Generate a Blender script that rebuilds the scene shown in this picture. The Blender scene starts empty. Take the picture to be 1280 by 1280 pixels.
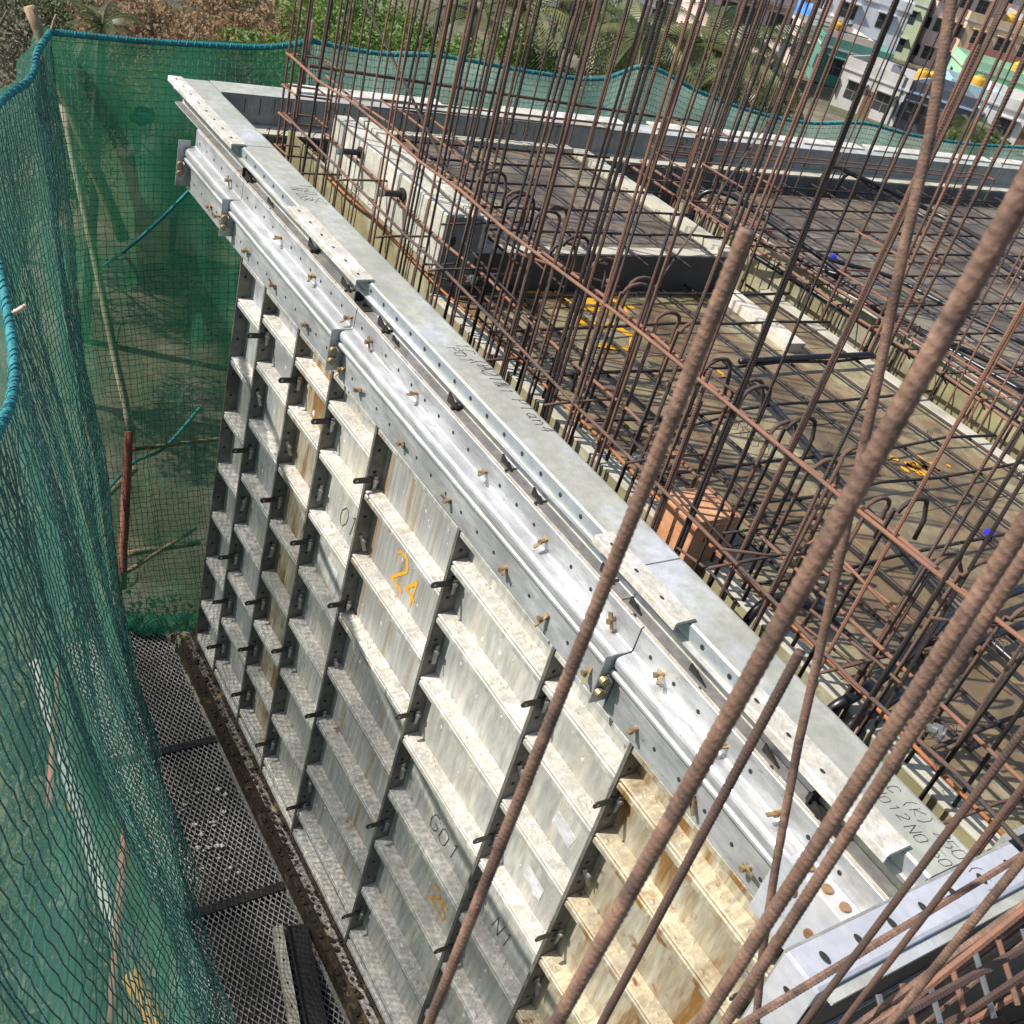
import bpy, math, random
from mathutils import Vector, Matrix
random.seed(7)
SC = bpy.context.scene
COL = SC.collection

# ------------------------------------------------------------------ camera
CAMP = Vector((5.4152, -1.8157, 1.5711))
RC = ((0.504168, 0.827795, 0.246109), (0.582049, -0.115178, -0.804955), (-0.637992, 0.549080, -0.539887))
FPX = 1372.79
cd = bpy.data.cameras.new('camera'); cam = bpy.data.objects.new('camera', cd); COL.objects.link(cam)
cd.sensor_width = 36; cd.lens = FPX / 1280 * 36; cd.clip_start = 0.02; cd.clip_end = 2000
m3 = Matrix(((RC[0][0], -RC[1][0], -RC[2][0]), (RC[0][1], -RC[1][1], -RC[2][1]), (RC[0][2], -RC[1][2], -RC[2][2])))
cam.matrix_world = Matrix.Translation(CAMP) @ m3.to_4x4()
SC.camera = cam
cd.dof.use_dof = True; cd.dof.focus_distance = 3.6; cd.dof.aperture_fstop = 22.0

# ------------------------------------------------------------------ world, sun, exposure
SUND = Vector((0.42, 0.88, -1.0)).normalized()          # direction the light travels
wd = bpy.data.worlds.new('World'); SC.world = wd; wd.use_nodes = True
wn = wd.node_tree
for n in list(wn.nodes): wn.nodes.remove(n)
sk = wn.nodes.new('ShaderNodeTexSky'); sk.sky_type = 'NISHITA'; sk.sun_disc = False
el = math.asin(-SUND.z); az = math.atan2(-SUND.x, -SUND.y)
sk.sun_elevation = el; sk.sun_rotation = az; sk.dust_density = 2.0
bg = wn.nodes.new('ShaderNodeBackground'); bg.inputs[1].default_value = 0.12
wo = wn.nodes.new('ShaderNodeOutputWorld')
wn.links.new(sk.outputs[0], bg.inputs[0]); wn.links.new(bg.outputs[0], wo.inputs[0])
sl = bpy.data.lights.new('sun', 'SUN'); sl.energy = 4.8; sl.angle = math.radians(0.53); sl.color = (1.0, 0.95, 0.88)
so = bpy.data.objects.new('sun', sl); COL.objects.link(so)
so.rotation_euler = SUND.to_track_quat('-Z', 'Y').to_euler(); so.location = (0, 0, 40)
SC.view_settings.view_transform = 'Standard'; SC.view_settings.look = 'None'
SC.view_settings.exposure = 0.52; SC.view_settings.gamma = 1.0; SC.view_settings.use_curve_mapping = False

# ------------------------------------------------------------------ helpers
def ray(px, py):
    a, b = (px - 640) / FPX, (py - 640) / FPX
    return Vector([RC[0][i] * a + RC[1][i] * b + RC[2][i] for i in range(3)])
def at(px, py, ax, val):
    d = ray(px, py); return CAMP + d * ((val - CAMP[ax]) / d[ax])
def atd(px, py, t):
    return CAMP + ray(px, py) * t

class MB:
    def __init__(s): s.v = []; s.f = []; s.sm = []
    def quad(s, a, b, c, d):
        n = len(s.v); s.v += [tuple(a), tuple(b), tuple(c), tuple(d)]; s.f.append((n, n+1, n+2, n+3))
    def tri(s, a, b, c):
        n = len(s.v); s.v += [tuple(a), tuple(b), tuple(c)]; s.f.append((n, n+1, n+2))
    def box(s, x0, x1, y0, y1, z0, z1):
        n = len(s.v)
        s.v += [(x0,y0,z0),(x1,y0,z0),(x1,y1,z0),(x0,y1,z0),(x0,y0,z1),(x1,y0,z1),(x1,y1,z1),(x0,y1,z1)]
        s.f += [tuple(n+i for i in q) for q in ((0,3,2,1),(4,5,6,7),(0,1,5,4),(1,2,6,5),(2,3,7,6),(3,0,4,7))]
        return s
    def obox(s, c, ax, ay, az, hx, hy, hz):
        c = Vector(c); n = len(s.v)
        for k in ((-1,-1,-1),(1,-1,-1),(1,1,-1),(-1,1,-1),(-1,-1,1),(1,-1,1),(1,1,1),(-1,1,1)):
            s.v.append(tuple(c + ax*(hx*k[0]) + ay*(hy*k[1]) + az*(hz*k[2])))
        s.f += [tuple(n+i for i in q) for q in ((0,3,2,1),(4,5,6,7),(0,1,5,4),(1,2,6,5),(2,3,7,6),(3,0,4,7))]
        return s
    def prism(s, prof, a0, a1, axis='x'):
        # closed profile; axis x: (y,z); axis y: (x,z); axis z: (x,y)
        def P(p, a):
            return {'x': (a, p[0], p[1]), 'y': (p[0], a, p[1]), 'z': (p[0], p[1], a)}[axis]
        n = len(s.v); k = len(prof)
        s.v += [P(p, a0) for p in prof] + [P(p, a1) for p in prof]
        for i in range(k):
            j = (i+1) % k; s.f.append((n+i, n+j, n+k+j, n+k+i))
        s.f.append(tuple(n+i for i in range(k))[::-1]); s.f.append(tuple(n+k+i for i in range(k)))
        return s
    def tube(s, pts, r, n=6, cap=True, r1=None):
        pts = [Vector(p) for p in pts]; base = len(s.v); N = len(pts); up = None
        for i, p in enumerate(pts):
            t = (pts[min(i+1, N-1)] - pts[max(i-1, 0)]).normalized()
            if up is None:
                up = t.orthogonal().normalized()
            else:
                up = (up - t * up.dot(t))
                up = up.normalized() if up.length > 1e-6 else t.orthogonal().normalized()
            b = t.cross(up)
            rr = r if r1 is None else r + (r1 - r) * i / max(1, N-1)
            if not isinstance(rr, float): rr = float(rr)
            for k in range(n):
                a = 2*math.pi*k/n
                s.v.append(tuple(p + (up*math.cos(a) + b*math.sin(a))*rr))
        for i in range(N-1):
            for k in range(n):
                k2 = (k+1) % n
                s.f.append((base+i*n+k, base+i*n+k2, base+(i+1)*n+k2, base+(i+1)*n+k))
        if cap:
            s.f.append(tuple(base+k for k in range(n))[::-1]); s.f.append(tuple(base+(N-1)*n+k for k in range(n)))
        return s
    def cyl(s, a, b, r, n=10, r1=None):
        return s.tube([a, b], r, n, True, r1)
    def disk(s, c, u, v, n=10):
        c = Vector(c); b = len(s.v)
        s.v += [tuple(c + u*math.cos(2*math.pi*k/n) + v*math.sin(2*math.pi*k/n)) for k in range(n)]
        s.f.append(tuple(range(b, b+n))); return s
    def mesh(s, name, mat=None, smooth=False):
        me = bpy.data.meshes.new(name); me.from_pydata(s.v, [], s.f)
        if smooth: me.polygons.foreach_set('use_smooth', [True]*len(me.polygons))
        if mat: me.materials.append(mat)
        me.update(); return me
    def build(s, name, mat, parent=None, smooth=False, bevel=0.0):
        return link(name, s.mesh(name, mat, smooth), parent, bevel)

def link(name, me, parent=None, bevel=0.0):
    o = bpy.data.objects.new(name, me); COL.objects.link(o)
    if parent is not None and name in ('hole', 'crust', 'drip_mark', 'lashing', 'writing', 'marker_letters', 'painted_number', 'painted_mark'): o['kind'] = 'stuff'
    if parent is not None: o.parent = parent
    if bevel:
        b = o.modifiers.new('bevel', 'BEVEL'); b.width = bevel; b.segments = 2; b.limit_method = 'ANGLE'; b.angle_limit = math.radians(40)
    return o
def tag(o, label=None, cat=None, group=None, kind=None):
    if label: o['label'] = label
    if cat: o['category'] = cat
    if group: o['group'] = group
    if kind: o['kind'] = kind
    return o
def thing(name, label, cat, group=None):
    o = bpy.data.objects.new(name, None); COL.objects.link(o); o.empty_display_size = 0.05
    return tag(o, label, cat, group)
def rel(o, root):          # children are built in world coordinates; roots sit at a base point
    pass
def set_base(root, p):
    root.location = p
    inv = Matrix.Translation(-Vector(p))
    for ch in root.children:
        ch.matrix_parent_inverse = inv
def deep_base(root, p): set_base(root, p)

# ------------------------------------------------------------------ materials
def nd(nt, t, **kw):
    n = nt.nodes.new(t)
    for k, v in kw.items(): setattr(n, k, v)
    return n
def mat(name, c1, c2=None, scale=8.0, rough=0.6, metal=0.0, bump=0.0, bscale=60.0, c3=None, s3=2.0, t3=(0.55, 0.7), trans=0.0, detail=6.0, stretch=None, top=None, spec=0.5, grime=0.0, gs=35.0, splat=None, ss=60.0, st=(0.62, 0.68)):
    m = bpy.data.materials.new(name); m.use_nodes = True; nt = m.node_tree
    p = nt.nodes['Principled BSDF']; L = nt.links.new
    p.inputs['Roughness'].default_value = rough; p.inputs['Metallic'].default_value = metal
    p.inputs['Specular IOR Level'].default_value = spec
    tc = nd(nt, 'ShaderNodeTexCoord')
    vec = tc.outputs['Object']
    ge = nd(nt, 'ShaderNodeNewGeometry')
    if stretch:
        mp = nd(nt, 'ShaderNodeMapping'); mp.inputs['Scale'].default_value = stretch
        L(ge.outputs['Position'], mp.inputs['Vector']); vec = mp.outputs[0]
    else:
        vec = ge.outputs['Position']
    def noise(sc, det=detail, v=vec):
        n = nd(nt, 'ShaderNodeTexNoise'); n.inputs['Scale'].default_value = sc; n.inputs['Detail'].default_value = det
        n.inputs['Roughness'].default_value = 0.6; L(v, n.inputs['Vector']); return n.outputs['Fac']
    def ramp(x, a, b):
        r = nd(nt, 'ShaderNodeMapRange'); r.inputs[1].default_value = a; r.inputs[2].default_value = b; r.clamp = True
        L(x, r.inputs[0]); return r.outputs[0]
    def mix(f, a, b):
        x = nd(nt, 'ShaderNodeMix', data_type='RGBA'); L(f, x.inputs[0])
        for i, q in ((6, a), (7, b)):
            if isinstance(q, tuple): x.inputs[i].default_value = (*q, 1)
            else: L(q, x.inputs[i])
        return x.outputs[2]
    col = c1
    if c2: col = mix(ramp(noise(scale), 0.35, 0.65), c1, c2)
    if c3: col = mix(ramp(noise(s3), t3[0], t3[1]), col, c3)
    if top:      # settled residue on faces that look up
        sp = nd(nt, 'ShaderNodeSeparateXYZ'); L(ge.outputs['True Normal'], sp.inputs[0])
        a = ramp(sp.outputs[2], 0.35, 0.8)
        b = ramp(noise(14.0, v=ge.outputs['Position']), 0.3, 0.55)
        mm = nd(nt, 'ShaderNodeMath', operation='MULTIPLY'); L(a, mm.inputs[0]); L(b, mm.inputs[1])
        spk = ramp(noise(95.0, 5.0, ge.outputs['Position']), 0.42, 0.62); big = ramp(noise(11.0, 5.0, ge.outputs['Position']), 0.35, 0.65)
        tcol = mix(spk, tuple(t_*0.62 for t_ in top), tuple(min(1, t_*1.14) for t_ in top)); tcol = mix(big, tcol, tuple(t_*0.9 for t_ in top))
        col = mix(mm.outputs[0], col, tcol)
        rr = nd(nt, 'ShaderNodeMapRange'); L(mm.outputs[0], rr.inputs[0]); rr.inputs[3].default_value = rough; rr.inputs[4].default_value = 0.9
        L(rr.outputs[0], p.inputs['Roughness'])
        r2 = nd(nt, 'ShaderNodeMapRange'); L(mm.outputs[0], r2.inputs[0]); r2.inputs[3].default_value = metal; r2.inputs[4].default_value = 0.0
        L(r2.outputs[0], p.inputs['Metallic'])
    if splat: col = mix(ramp(noise(ss, 5.0, ge.outputs['Position']), st[0], st[1]), col, splat)
    if grime:
        g1 = ramp(noise(gs, 8.0), 0.3, 0.7); g2 = ramp(noise(gs*0.18, 6.0, ge.outputs['Position']), 0.3, 0.65)
        gm = nd(nt, 'ShaderNodeMath', operation='MULTIPLY'); L(g1, gm.inputs[0]); L(g2, gm.inputs[1])
        gr = nd(nt, 'ShaderNodeMapRange'); L(gm.outputs[0], gr.inputs[0]); gr.inputs[1].default_value = 0.0; gr.inputs[2].default_value = 0.6; gr.inputs[3].default_value = 1.0 - grime; gr.inputs[4].default_value = 1.0
        if isinstance(col, tuple):
            rgb = nd(nt, 'ShaderNodeRGB'); rgb.outputs[0].default_value = (*col, 1); col = rgb.outputs[0]
        vm = nd(nt, 'ShaderNodeVectorMath', operation='SCALE'); L(col, vm.inputs[0]); L(gr.outputs[0], vm.inputs['Scale']); col = vm.outputs[0]
    if isinstance(col, tuple): p.inputs['Base Color'].default_value = (*col, 1)
    else: L(col, p.inputs['Base Color'])
    if bump:
        bm = nd(nt, 'ShaderNodeBump'); bm.inputs['Strength'].default_value = bump; bm.inputs['Distance'].default_value = 0.004
        L(noise(bscale, 4.0), bm.inputs['Height']); L(bm.outputs[0], p.inputs['Normal'])
    if trans:
        tr = nd(nt, 'ShaderNodeBsdfTranslucent'); mx = nd(nt, 'ShaderNodeMixShader'); mx.inputs[0].default_value = trans
        if isinstance(col, tuple): tr.inputs[0].default_value = (*col, 1)
        else: L(col, tr.inputs[0])
        L(p.outputs[0], mx.inputs[1]); L(tr.outputs[0], mx.inputs[2]); L(mx.outputs[0], nt.nodes['Material Output'].inputs[0])
    return m

CREAM = (0.73, 0.69, 0.60)
M = {}
SPK = (0.60, 0.58, 0.53)
M['alu'] = mat('alu', (0.56, 0.575, 0.59), (0.46, 0.475, 0.48), 5, 0.42, 0.6, 0.15, 90, (0.50, 0.48, 0.43), 4, (0.55, 0.75), grime=0.35, splat=(0.22, 0.21, 0.19), ss=45, st=(0.68, 0.74))
M['alu_bright'] = mat('alu_bright', (0.58, 0.59, 0.605), (0.49, 0.50, 0.51), 4, 0.47, 0.5, 0.2, 120, (0.46, 0.44, 0.39), 7, (0.58, 0.75), stretch=(0.5, 2, 2), grime=0.42, gs=22, splat=(0.26, 0.255, 0.24), ss=50, st=(0.66, 0.72))
M['alu_sky_tint'] = mat('alu_sky_tint', (0.54, 0.57, 0.62), (0.48, 0.505, 0.54), 5, 0.36, 0.55, 0.1, 90, (0.5, 0.49, 0.46), 5, (0.6, 0.8), grime=0.2)  # sky reflection on the kicker web put into a bluish base colour
M['alu_pale'] = mat('alu_pale', (0.50, 0.515, 0.56), (0.43, 0.445, 0.48), 5, 0.5, 0.2, 0.1, 90, (0.56, 0.55, 0.52), 6, (0.58, 0.75), grime=0.18)
M['kick_top'] = mat('kick_top', (0.47, 0.475, 0.41), (0.40, 0.405, 0.345), 6, 0.5, 0.2, 0.25, 120, (0.53, 0.55, 0.565), 2.2, (0.5, 0.62), grime=0.28, gs=26, splat=(0.19, 0.18, 0.15), ss=38, st=(0.69, 0.75))
M['panel'] = mat('panel', (0.46, 0.475, 0.48), (0.36, 0.375, 0.385), 7, 0.5, 0.3, 0.3, 80, (0.55, 0.53, 0.46), 3.2, (0.48, 0.66), top=CREAM, stretch=(2.4, 1, 0.4), grime=0.45, gs=18, splat=(0.55, 0.53, 0.47), ss=42, st=(0.64, 0.70))
M['panel_cream'] = mat('panel_cream', (0.53, 0.525, 0.48), (0.42, 0.425, 0.41), 6, 0.55, 0.25, 0.35, 80, (0.62, 0.59, 0.50), 4, (0.48, 0.64), top=CREAM, stretch=(2.4, 1, 0.4), grime=0.42, gs=18, splat=(0.30, 0.20, 0.10), ss=9, st=(0.68, 0.76))
M['panel_rust'] = mat('panel_rust', (0.52, 0.49, 0.40), (0.42, 0.36, 0.24), 6, 0.5, 0.25, 0.35, 80, (0.28, 0.15, 0.045), 3.4, (0.50, 0.60), top=(0.66, 0.56, 0.38), stretch=(3.4, 1, 0.55), grime=0.45, gs=18, splat=(0.24, 0.12, 0.045), ss=14, st=(0.62, 0.72))
M['panel_streak'] = mat('panel_streak', (0.50, 0.50, 0.475), (0.40, 0.405, 0.39), 7, 0.5, 0.3, 0.3, 80, (0.38, 0.25, 0.12), 2.0, (0.52, 0.68), top=CREAM, stretch=(6.5, 1, 0.3), grime=0.45, gs=12, splat=(0.26, 0.15, 0.07), ss=11, st=(0.67, 0.75))
M['stile'] = mat('stile', (0.22, 0.21, 0.185), (0.14, 0.135, 0.12), 9, 0.6, 0.3, 0.2, 90, (0.28, 0.26, 0.215), 5, grime=0.4)
M['residue'] = mat('residue', (0.55, 0.525, 0.465), (0.44, 0.415, 0.355), 22, 0.92, 0, 0.9, 60, (0.63, 0.62, 0.59), 9, (0.5, 0.6), grime=0.3, gs=60, splat=(0.25, 0.23, 0.19), ss=70, st=(0.66, 0.71))
M['tan'] = mat('tan', (0.50, 0.44, 0.355), (0.42, 0.37, 0.31), 12, 0.85, 0, 0.5, 90, grime=0.3)
M['grey_dark'] = mat('grey_dark', (0.20, 0.20, 0.19), (0.15, 0.15, 0.145), 5, 0.55, 0.2, 0.15, 60, grime=0.35)
M['grey_face'] = mat('grey_face', (0.36, 0.37, 0.35), (0.29, 0.30, 0.28), 4, 0.55, 0.2, 0.15, 60, (0.22, 0.22, 0.20), 6, (0.62, 0.72), stretch=(1, 3, 0.7), grime=0.35)
M['slot'] = mat('slot', (0.27, 0.26, 0.25), (0.20, 0.195, 0.19), 9, 0.6, 0.2, 0.2, 80, grime=0.4)
M['recess_shade'] = mat('recess_shade', (0.035, 0.033, 0.028), (0.05, 0.046, 0.038), 5, 0.7)  # near-black base colour that stands for deep shade
M['hole'] = mat('hole', (0.02, 0.02, 0.02), rough=0.9)
M['black'] = mat('black', (0.018, 0.017, 0.016), (0.03, 0.027, 0.024), 30, 0.5)
M['brass'] = mat('brass', (0.36, 0.27, 0.14), (0.26, 0.19, 0.10), 30, 0.45, 0.55, 0.2, 100)
M['copper'] = mat('copper', (0.33, 0.205, 0.11), (0.22, 0.13, 0.07), 30, 0.5, 0.45, 0.2, 100)
M['steel'] = mat('steel', (0.38, 0.38, 0.38), (0.28, 0.28, 0.28), 20, 0.35, 0.8)
M['rebar'] = mat('rebar', (0.145, 0.08, 0.055), (0.095, 0.058, 0.046), 12, 0.85, 0.15, 0.5, 150, (0.055, 0.045, 0.042), 5, (0.5, 0.62))
M['rebar_red'] = mat('rebar_red', (0.225, 0.105, 0.062), (0.155, 0.08, 0.054), 12, 0.85, 0.0, 0.4, 150, (0.13, 0.075, 0.055), 5, (0.52, 0.62))
M['rebar_orange'] = mat('rebar_orange', (0.36, 0.135, 0.04), (0.24, 0.10, 0.05), 9, 0.9, 0.0, 0.4, 150)
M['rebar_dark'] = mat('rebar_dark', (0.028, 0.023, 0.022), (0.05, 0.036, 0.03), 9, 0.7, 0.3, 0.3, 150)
M['rebar_fg'] = mat('rebar_fg', (0.30, 0.18, 0.125), (0.19, 0.115, 0.082), 18, 0.8, 0.1, 0.4, 300, (0.13, 0.085, 0.07), 22, (0.52, 0.66), grime=0.5, gs=90)
M['rebar_fgd'] = mat('rebar_fgd', (0.115, 0.07, 0.055), (0.08, 0.052, 0.044), 18, 0.8, 0.2, 0.4, 300)
M['wire'] = mat('wire', (0.05, 0.045, 0.042), rough=0.6, metal=0.5)
M['deck'] = mat('deck', (0.225, 0.175, 0.12), (0.135, 0.10, 0.068), 3.0, 0.38, 0.05, 0.3, 70, (0.30, 0.26, 0.175), 1.7, (0.5, 0.62), grime=0.5, gs=14)
M['deck_low'] = mat('deck_low', (0.27, 0.195, 0.105), (0.155, 0.108, 0.058), 4.0, 0.36, 0.05, 0.3, 70, (0.34, 0.30, 0.18), 2.2, (0.5, 0.64), grime=0.5, gs=14)
M['olive'] = mat('olive', (0.36, 0.325, 0.18), (0.27, 0.245, 0.13), 6, 0.65, 0.1, 0.3, 60, (0.40, 0.38, 0.27), 3, (0.5, 0.65), grime=0.45, gs=12)
M['cream'] = mat('cream', (0.56, 0.54, 0.46), (0.47, 0.455, 0.385), 7, 0.7, 0.05, 0.3, 60, (0.38, 0.36, 0.28), 5, (0.62, 0.72), grime=0.3)
M['cream_strip'] = mat('cream_strip', (0.46, 0.44, 0.36), (0.36, 0.34, 0.26), 9, 0.7, 0.05, 0.3, 60, (0.26, 0.24, 0.17), 5, (0.56, 0.7))
M['wood'] = mat('wood', (0.36, 0.25, 0.15), (0.27, 0.185, 0.11), 14, 0.85, 0, 0.4, 80, stretch=(4, 4, 0.6))
M['wood_pale'] = mat('wood_pale', (0.50, 0.43, 0.32), (0.42, 0.35, 0.25), 14, 0.8, 0, 0.3, 60)
M['batten'] = mat('batten', (0.60, 0.56, 0.48), (0.50, 0.46, 0.39), 14, 0.8, 0, 0.3, 60, grime=0.25)
M['wood_red'] = mat('wood_red', (0.30, 0.10, 0.06), (0.22, 0.075, 0.05), 14, 0.8, 0, 0.3, 60)
M['rope'] = mat('rope', (0.03, 0.27, 0.28), (0.018, 0.16, 0.18), 14, 0.7, 0, 0.8, 150, trans=0.15)
M['net'] = mat('net', (0.02, 0.085, 0.07), (0.10, 0.38, 0.30), 1.1, 0.6, trans=0.4, detail=2)
M['net_left'] = mat('net_left', (0.05, 0.19, 0.16), (0.022, 0.095, 0.09), 1.2, 0.6, trans=0.35, detail=2)
M['net_pale'] = mat('net_pale', (0.10, 0.36, 0.28), (0.06, 0.26, 0.20), 3, 0.6, trans=0.4)
M['clay'] = mat('clay', (0.66, 0.35, 0.19), (0.57, 0.28, 0.14), 10, 0.75, 0, 0.3, 80, grime=0.35)
M['conduit'] = mat('conduit', (0.012, 0.012, 0.015), rough=0.32)
M['blue'] = mat('blue', (0.02, 0.03, 0.6), rough=0.35)
M['yellow_paint'] = mat('yellow_paint', (0.62, 0.33, 0.01), (0.5, 0.25, 0.01), 20, 0.7)
M['orange_paint'] = mat('orange_paint', (0.62, 0.30, 0.02), (0.5, 0.22, 0.02), 20, 0.7)
M['ink'] = mat('ink', (0.025, 0.025, 0.03), rough=0.7)
M['paper'] = mat('paper', (0.60, 0.60, 0.61), (0.48, 0.48, 0.49), 60, 0.85, grime=0.3)
M['brown_ledge'] = mat('brown_ledge', (0.06, 0.042, 0.024), (0.028, 0.021, 0.015), 10, 0.35, 0.1, 0.7, 50, (0.16, 0.115, 0.06), 9, (0.58, 0.66))
M['mesh_steel'] = mat('mesh_steel', (0.34, 0.33, 0.31), (0.20, 0.195, 0.18), 4, 0.7, 0.3, 0.3, 90, (0.34, 0.33, 0.31), 3, (0.58, 0.7))
M['rubble'] = mat('rubble', (0.5, 0.49, 0.46), (0.38, 0.37, 0.35), 20, 0.9)
M['concrete'] = mat('concrete', (0.30, 0.29, 0.265), (0.22, 0.21, 0.19), 2, 0.85, 0, 0.4, 30, (0.16, 0.15, 0.13), 1, (0.56, 0.7))
M['ground'] = mat('ground', (0.13, 0.115, 0.065), (0.075, 0.085, 0.038), 1.6, 0.95, 0, 0.6, 6, (0.20, 0.165, 0.115), 0.35, (0.5, 0.62), detail=10, grime=0.5, gs=6)
M['leaf_green'] = mat('leaf_green', (0.075, 0.14, 0.022), (0.12, 0.20, 0.03), 1.5, 0.55, trans=0.4)
M['leaf_mid'] = mat('leaf_mid', (0.06, 0.10, 0.02), (0.09, 0.135, 0.035), 1.5, 0.6, trans=0.35)
M['leaf_dark'] = mat('leaf_dark', (0.04, 0.065, 0.018), (0.06, 0.085, 0.026), 1.5, 0.6, trans=0.3)
M['leaf_brown'] = mat('leaf_brown', (0.26, 0.17, 0.085), (0.185, 0.125, 0.07), 1.2, 0.85, trans=0.3)
M['leaf_grey'] = mat('leaf_grey', (0.12, 0.115, 0.07), (0.075, 0.075, 0.045), 1.2, 0.85, trans=0.2)
M['palm'] = mat('palm', (0.085, 0.105, 0.032), (0.055, 0.075, 0.022), 2, 0.4, trans=0.25)
M['palm_pale'] = mat('palm_pale', (0.17, 0.175, 0.065), (0.11, 0.12, 0.045), 2, 0.4, trans=0.3)
M['bark'] = mat('bark', (0.15, 0.115, 0.085), (0.10, 0.08, 0.06), 6, 0.9)
M['window'] = mat('window', (0.035, 0.04, 0.045), rough=0.15)
M['tank'] = mat('tank', (0.66, 0.38, 0.03), (0.55, 0.30, 0.03), 2, 0.55, grime=0.3)
M['tarp'] = mat('tarp', (0.02, 0.20, 0.62), (0.02, 0.15, 0.5), 1, 0.5)
M['white_pipe'] = mat('white_pipe', (0.44, 0.44, 0.40), (0.32, 0.32, 0.28), 5, 0.6)

def cloth_mat(name, col, cov):
    m = bpy.data.materials.new(name); m.use_nodes = True; nt = m.node_tree; L = nt.links.new
    p = nt.nodes['Principled BSDF']; p.inputs['Roughness'].default_value = 0.7
    p.inputs['Base Color'].default_value = (*col, 1)
    tl = nd(nt, 'ShaderNodeBsdfTranslucent'); tl.inputs[0].default_value = (*[min(1, c*1.5) for c in col], 1)
    tp = nd(nt, 'ShaderNodeBsdfTransparent')
    a = nd(nt, 'ShaderNodeMixShader'); a.inputs[0].default_value = 0.5; L(p.outputs[0], a.inputs[1]); L(tl.outputs[0], a.inputs[2])
    ge = nd(nt, 'ShaderNodeNewGeometry')
    n1 = nd(nt, 'ShaderNodeTexNoise'); n1.inputs['Scale'].default_value = 1.6; n1.inputs['Detail'].default_value = 5; L(ge.outputs['Position'], n1.inputs['Vector'])
    r = nd(nt, 'ShaderNodeMapRange'); r.inputs[1].default_value = 0.3; r.inputs[2].default_value = 0.7; r.inputs[3].default_value = cov*0.55; r.inputs[4].default_value = min(1, cov*1.4); L(n1.outputs['Fac'], r.inputs[0])
    b = nd(nt, 'ShaderNodeMixShader'); L(r.outputs[0], b.inputs[0]); L(tp.outputs[0], b.inputs[1]); L(a.outputs[0], b.inputs[2])
    L(b.outputs[0], nt.nodes['Material Output'].inputs[0]); return m
M['cloth'] = cloth_mat('cloth', (0.028, 0.15, 0.075), 0.70)
M['cloth_thin'] = cloth_mat('cloth_thin', (0.055, 0.17, 0.125), 0.60)
M['cloth_pale'] = cloth_mat('cloth_pale', (0.36, 0.50, 0.42), 0.62)
M['cloth_thick'] = cloth_mat('cloth_thick', (0.03, 0.22, 0.13), 0.8)

def paint(name, c, r=0.8):
    if name not in M:
        M[name] = mat(name, c, tuple(x*0.82 for x in c), 0.8, r, 0, 0, 60, tuple(x*0.6 for x in c), 0.35, (0.58, 0.8), stretch=(1, 1, 0.4))
    return M[name]

G_ = {'0': [(0,1,0,5,1,6,3,6,4,5,4,1,3,0,1,0,0,1)], '1': [(1,5,2,6,2,0)], '2': [(0,5,1,6,3,6,4,5,4,4,0,0,4,0)], '3': [(0,6,4,6,2,3.6,4,2,3,0,0,0)], '4': [(3,0,3.4,6,0,2,4,2)], '5': [(4,6,.5,6,.3,3.4,3,3.6,4,2,3,0,0,.3)],
 '6': [(3.5,6,1,4,0,2,1,0,3,0,4,1.6,3,3,.4,2.4)], '7': [(0,6,4,6,1.4,0)], '8': [(2,3.2,.4,4.6,2,6,3.6,4.6,2,3.2,0,1.5,2,0,4,1.5,2,3.2)], 'A': [(0,0,2,6,4,0), (1,2.2,3,2.2)], 'C': [(4,5,3,6,1,6,0,4,0,2,1,0,3,0,4,1)],
 'G': [(4,5,3,6,1,6,0,4,0,2,1,0,3,0,4,1,4,2.6,2.4,2.6)], 'H': [(0,0,.3,6), (3.6,0,4,6), (.1,3,3.8,3.2)], 'I': [(2,0,2,6)], 'K': [(0,0,.3,6), (4,6,.3,2.6,4,0)], 'N': [(0,0,.2,6,3.6,0,4,6)], 'O': [(1,0,0,2,0,4,1.4,6,3,6,4,4,4,2,2.6,0,1,0)],
 'P': [(0,0,.4,6,3,6,4,4.6,3,3.2,.2,3)], 'R': [(0,0,.4,6,3,6,4,4.6,3,3.2,.2,3,4,0)], 'S': [(4,5.2,3,6,1,6,0,4.8,1,3.4,3,2.8,4,1.4,3,0,1,0,0,1)], 'T': [(0,6,4,6), (2,6,1.8,0)], '(': [(3,7,1.6,5,1.4,2,3,-1)], ')': [(1,7,2.5,5,2.5,1,1,-1)], 'l': [(2,6,1.6,0,2.6,0)], 'a': [(3.4,3.4,1,3.4,.2,1.4,1.4,0,3.2,1.4,3.4,3.4,3.4,0,4,0)], 'n': [(.3,3.6,.2,0,.4,2.6,2,3.6,3.2,2.6,3.4,0)]}
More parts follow.
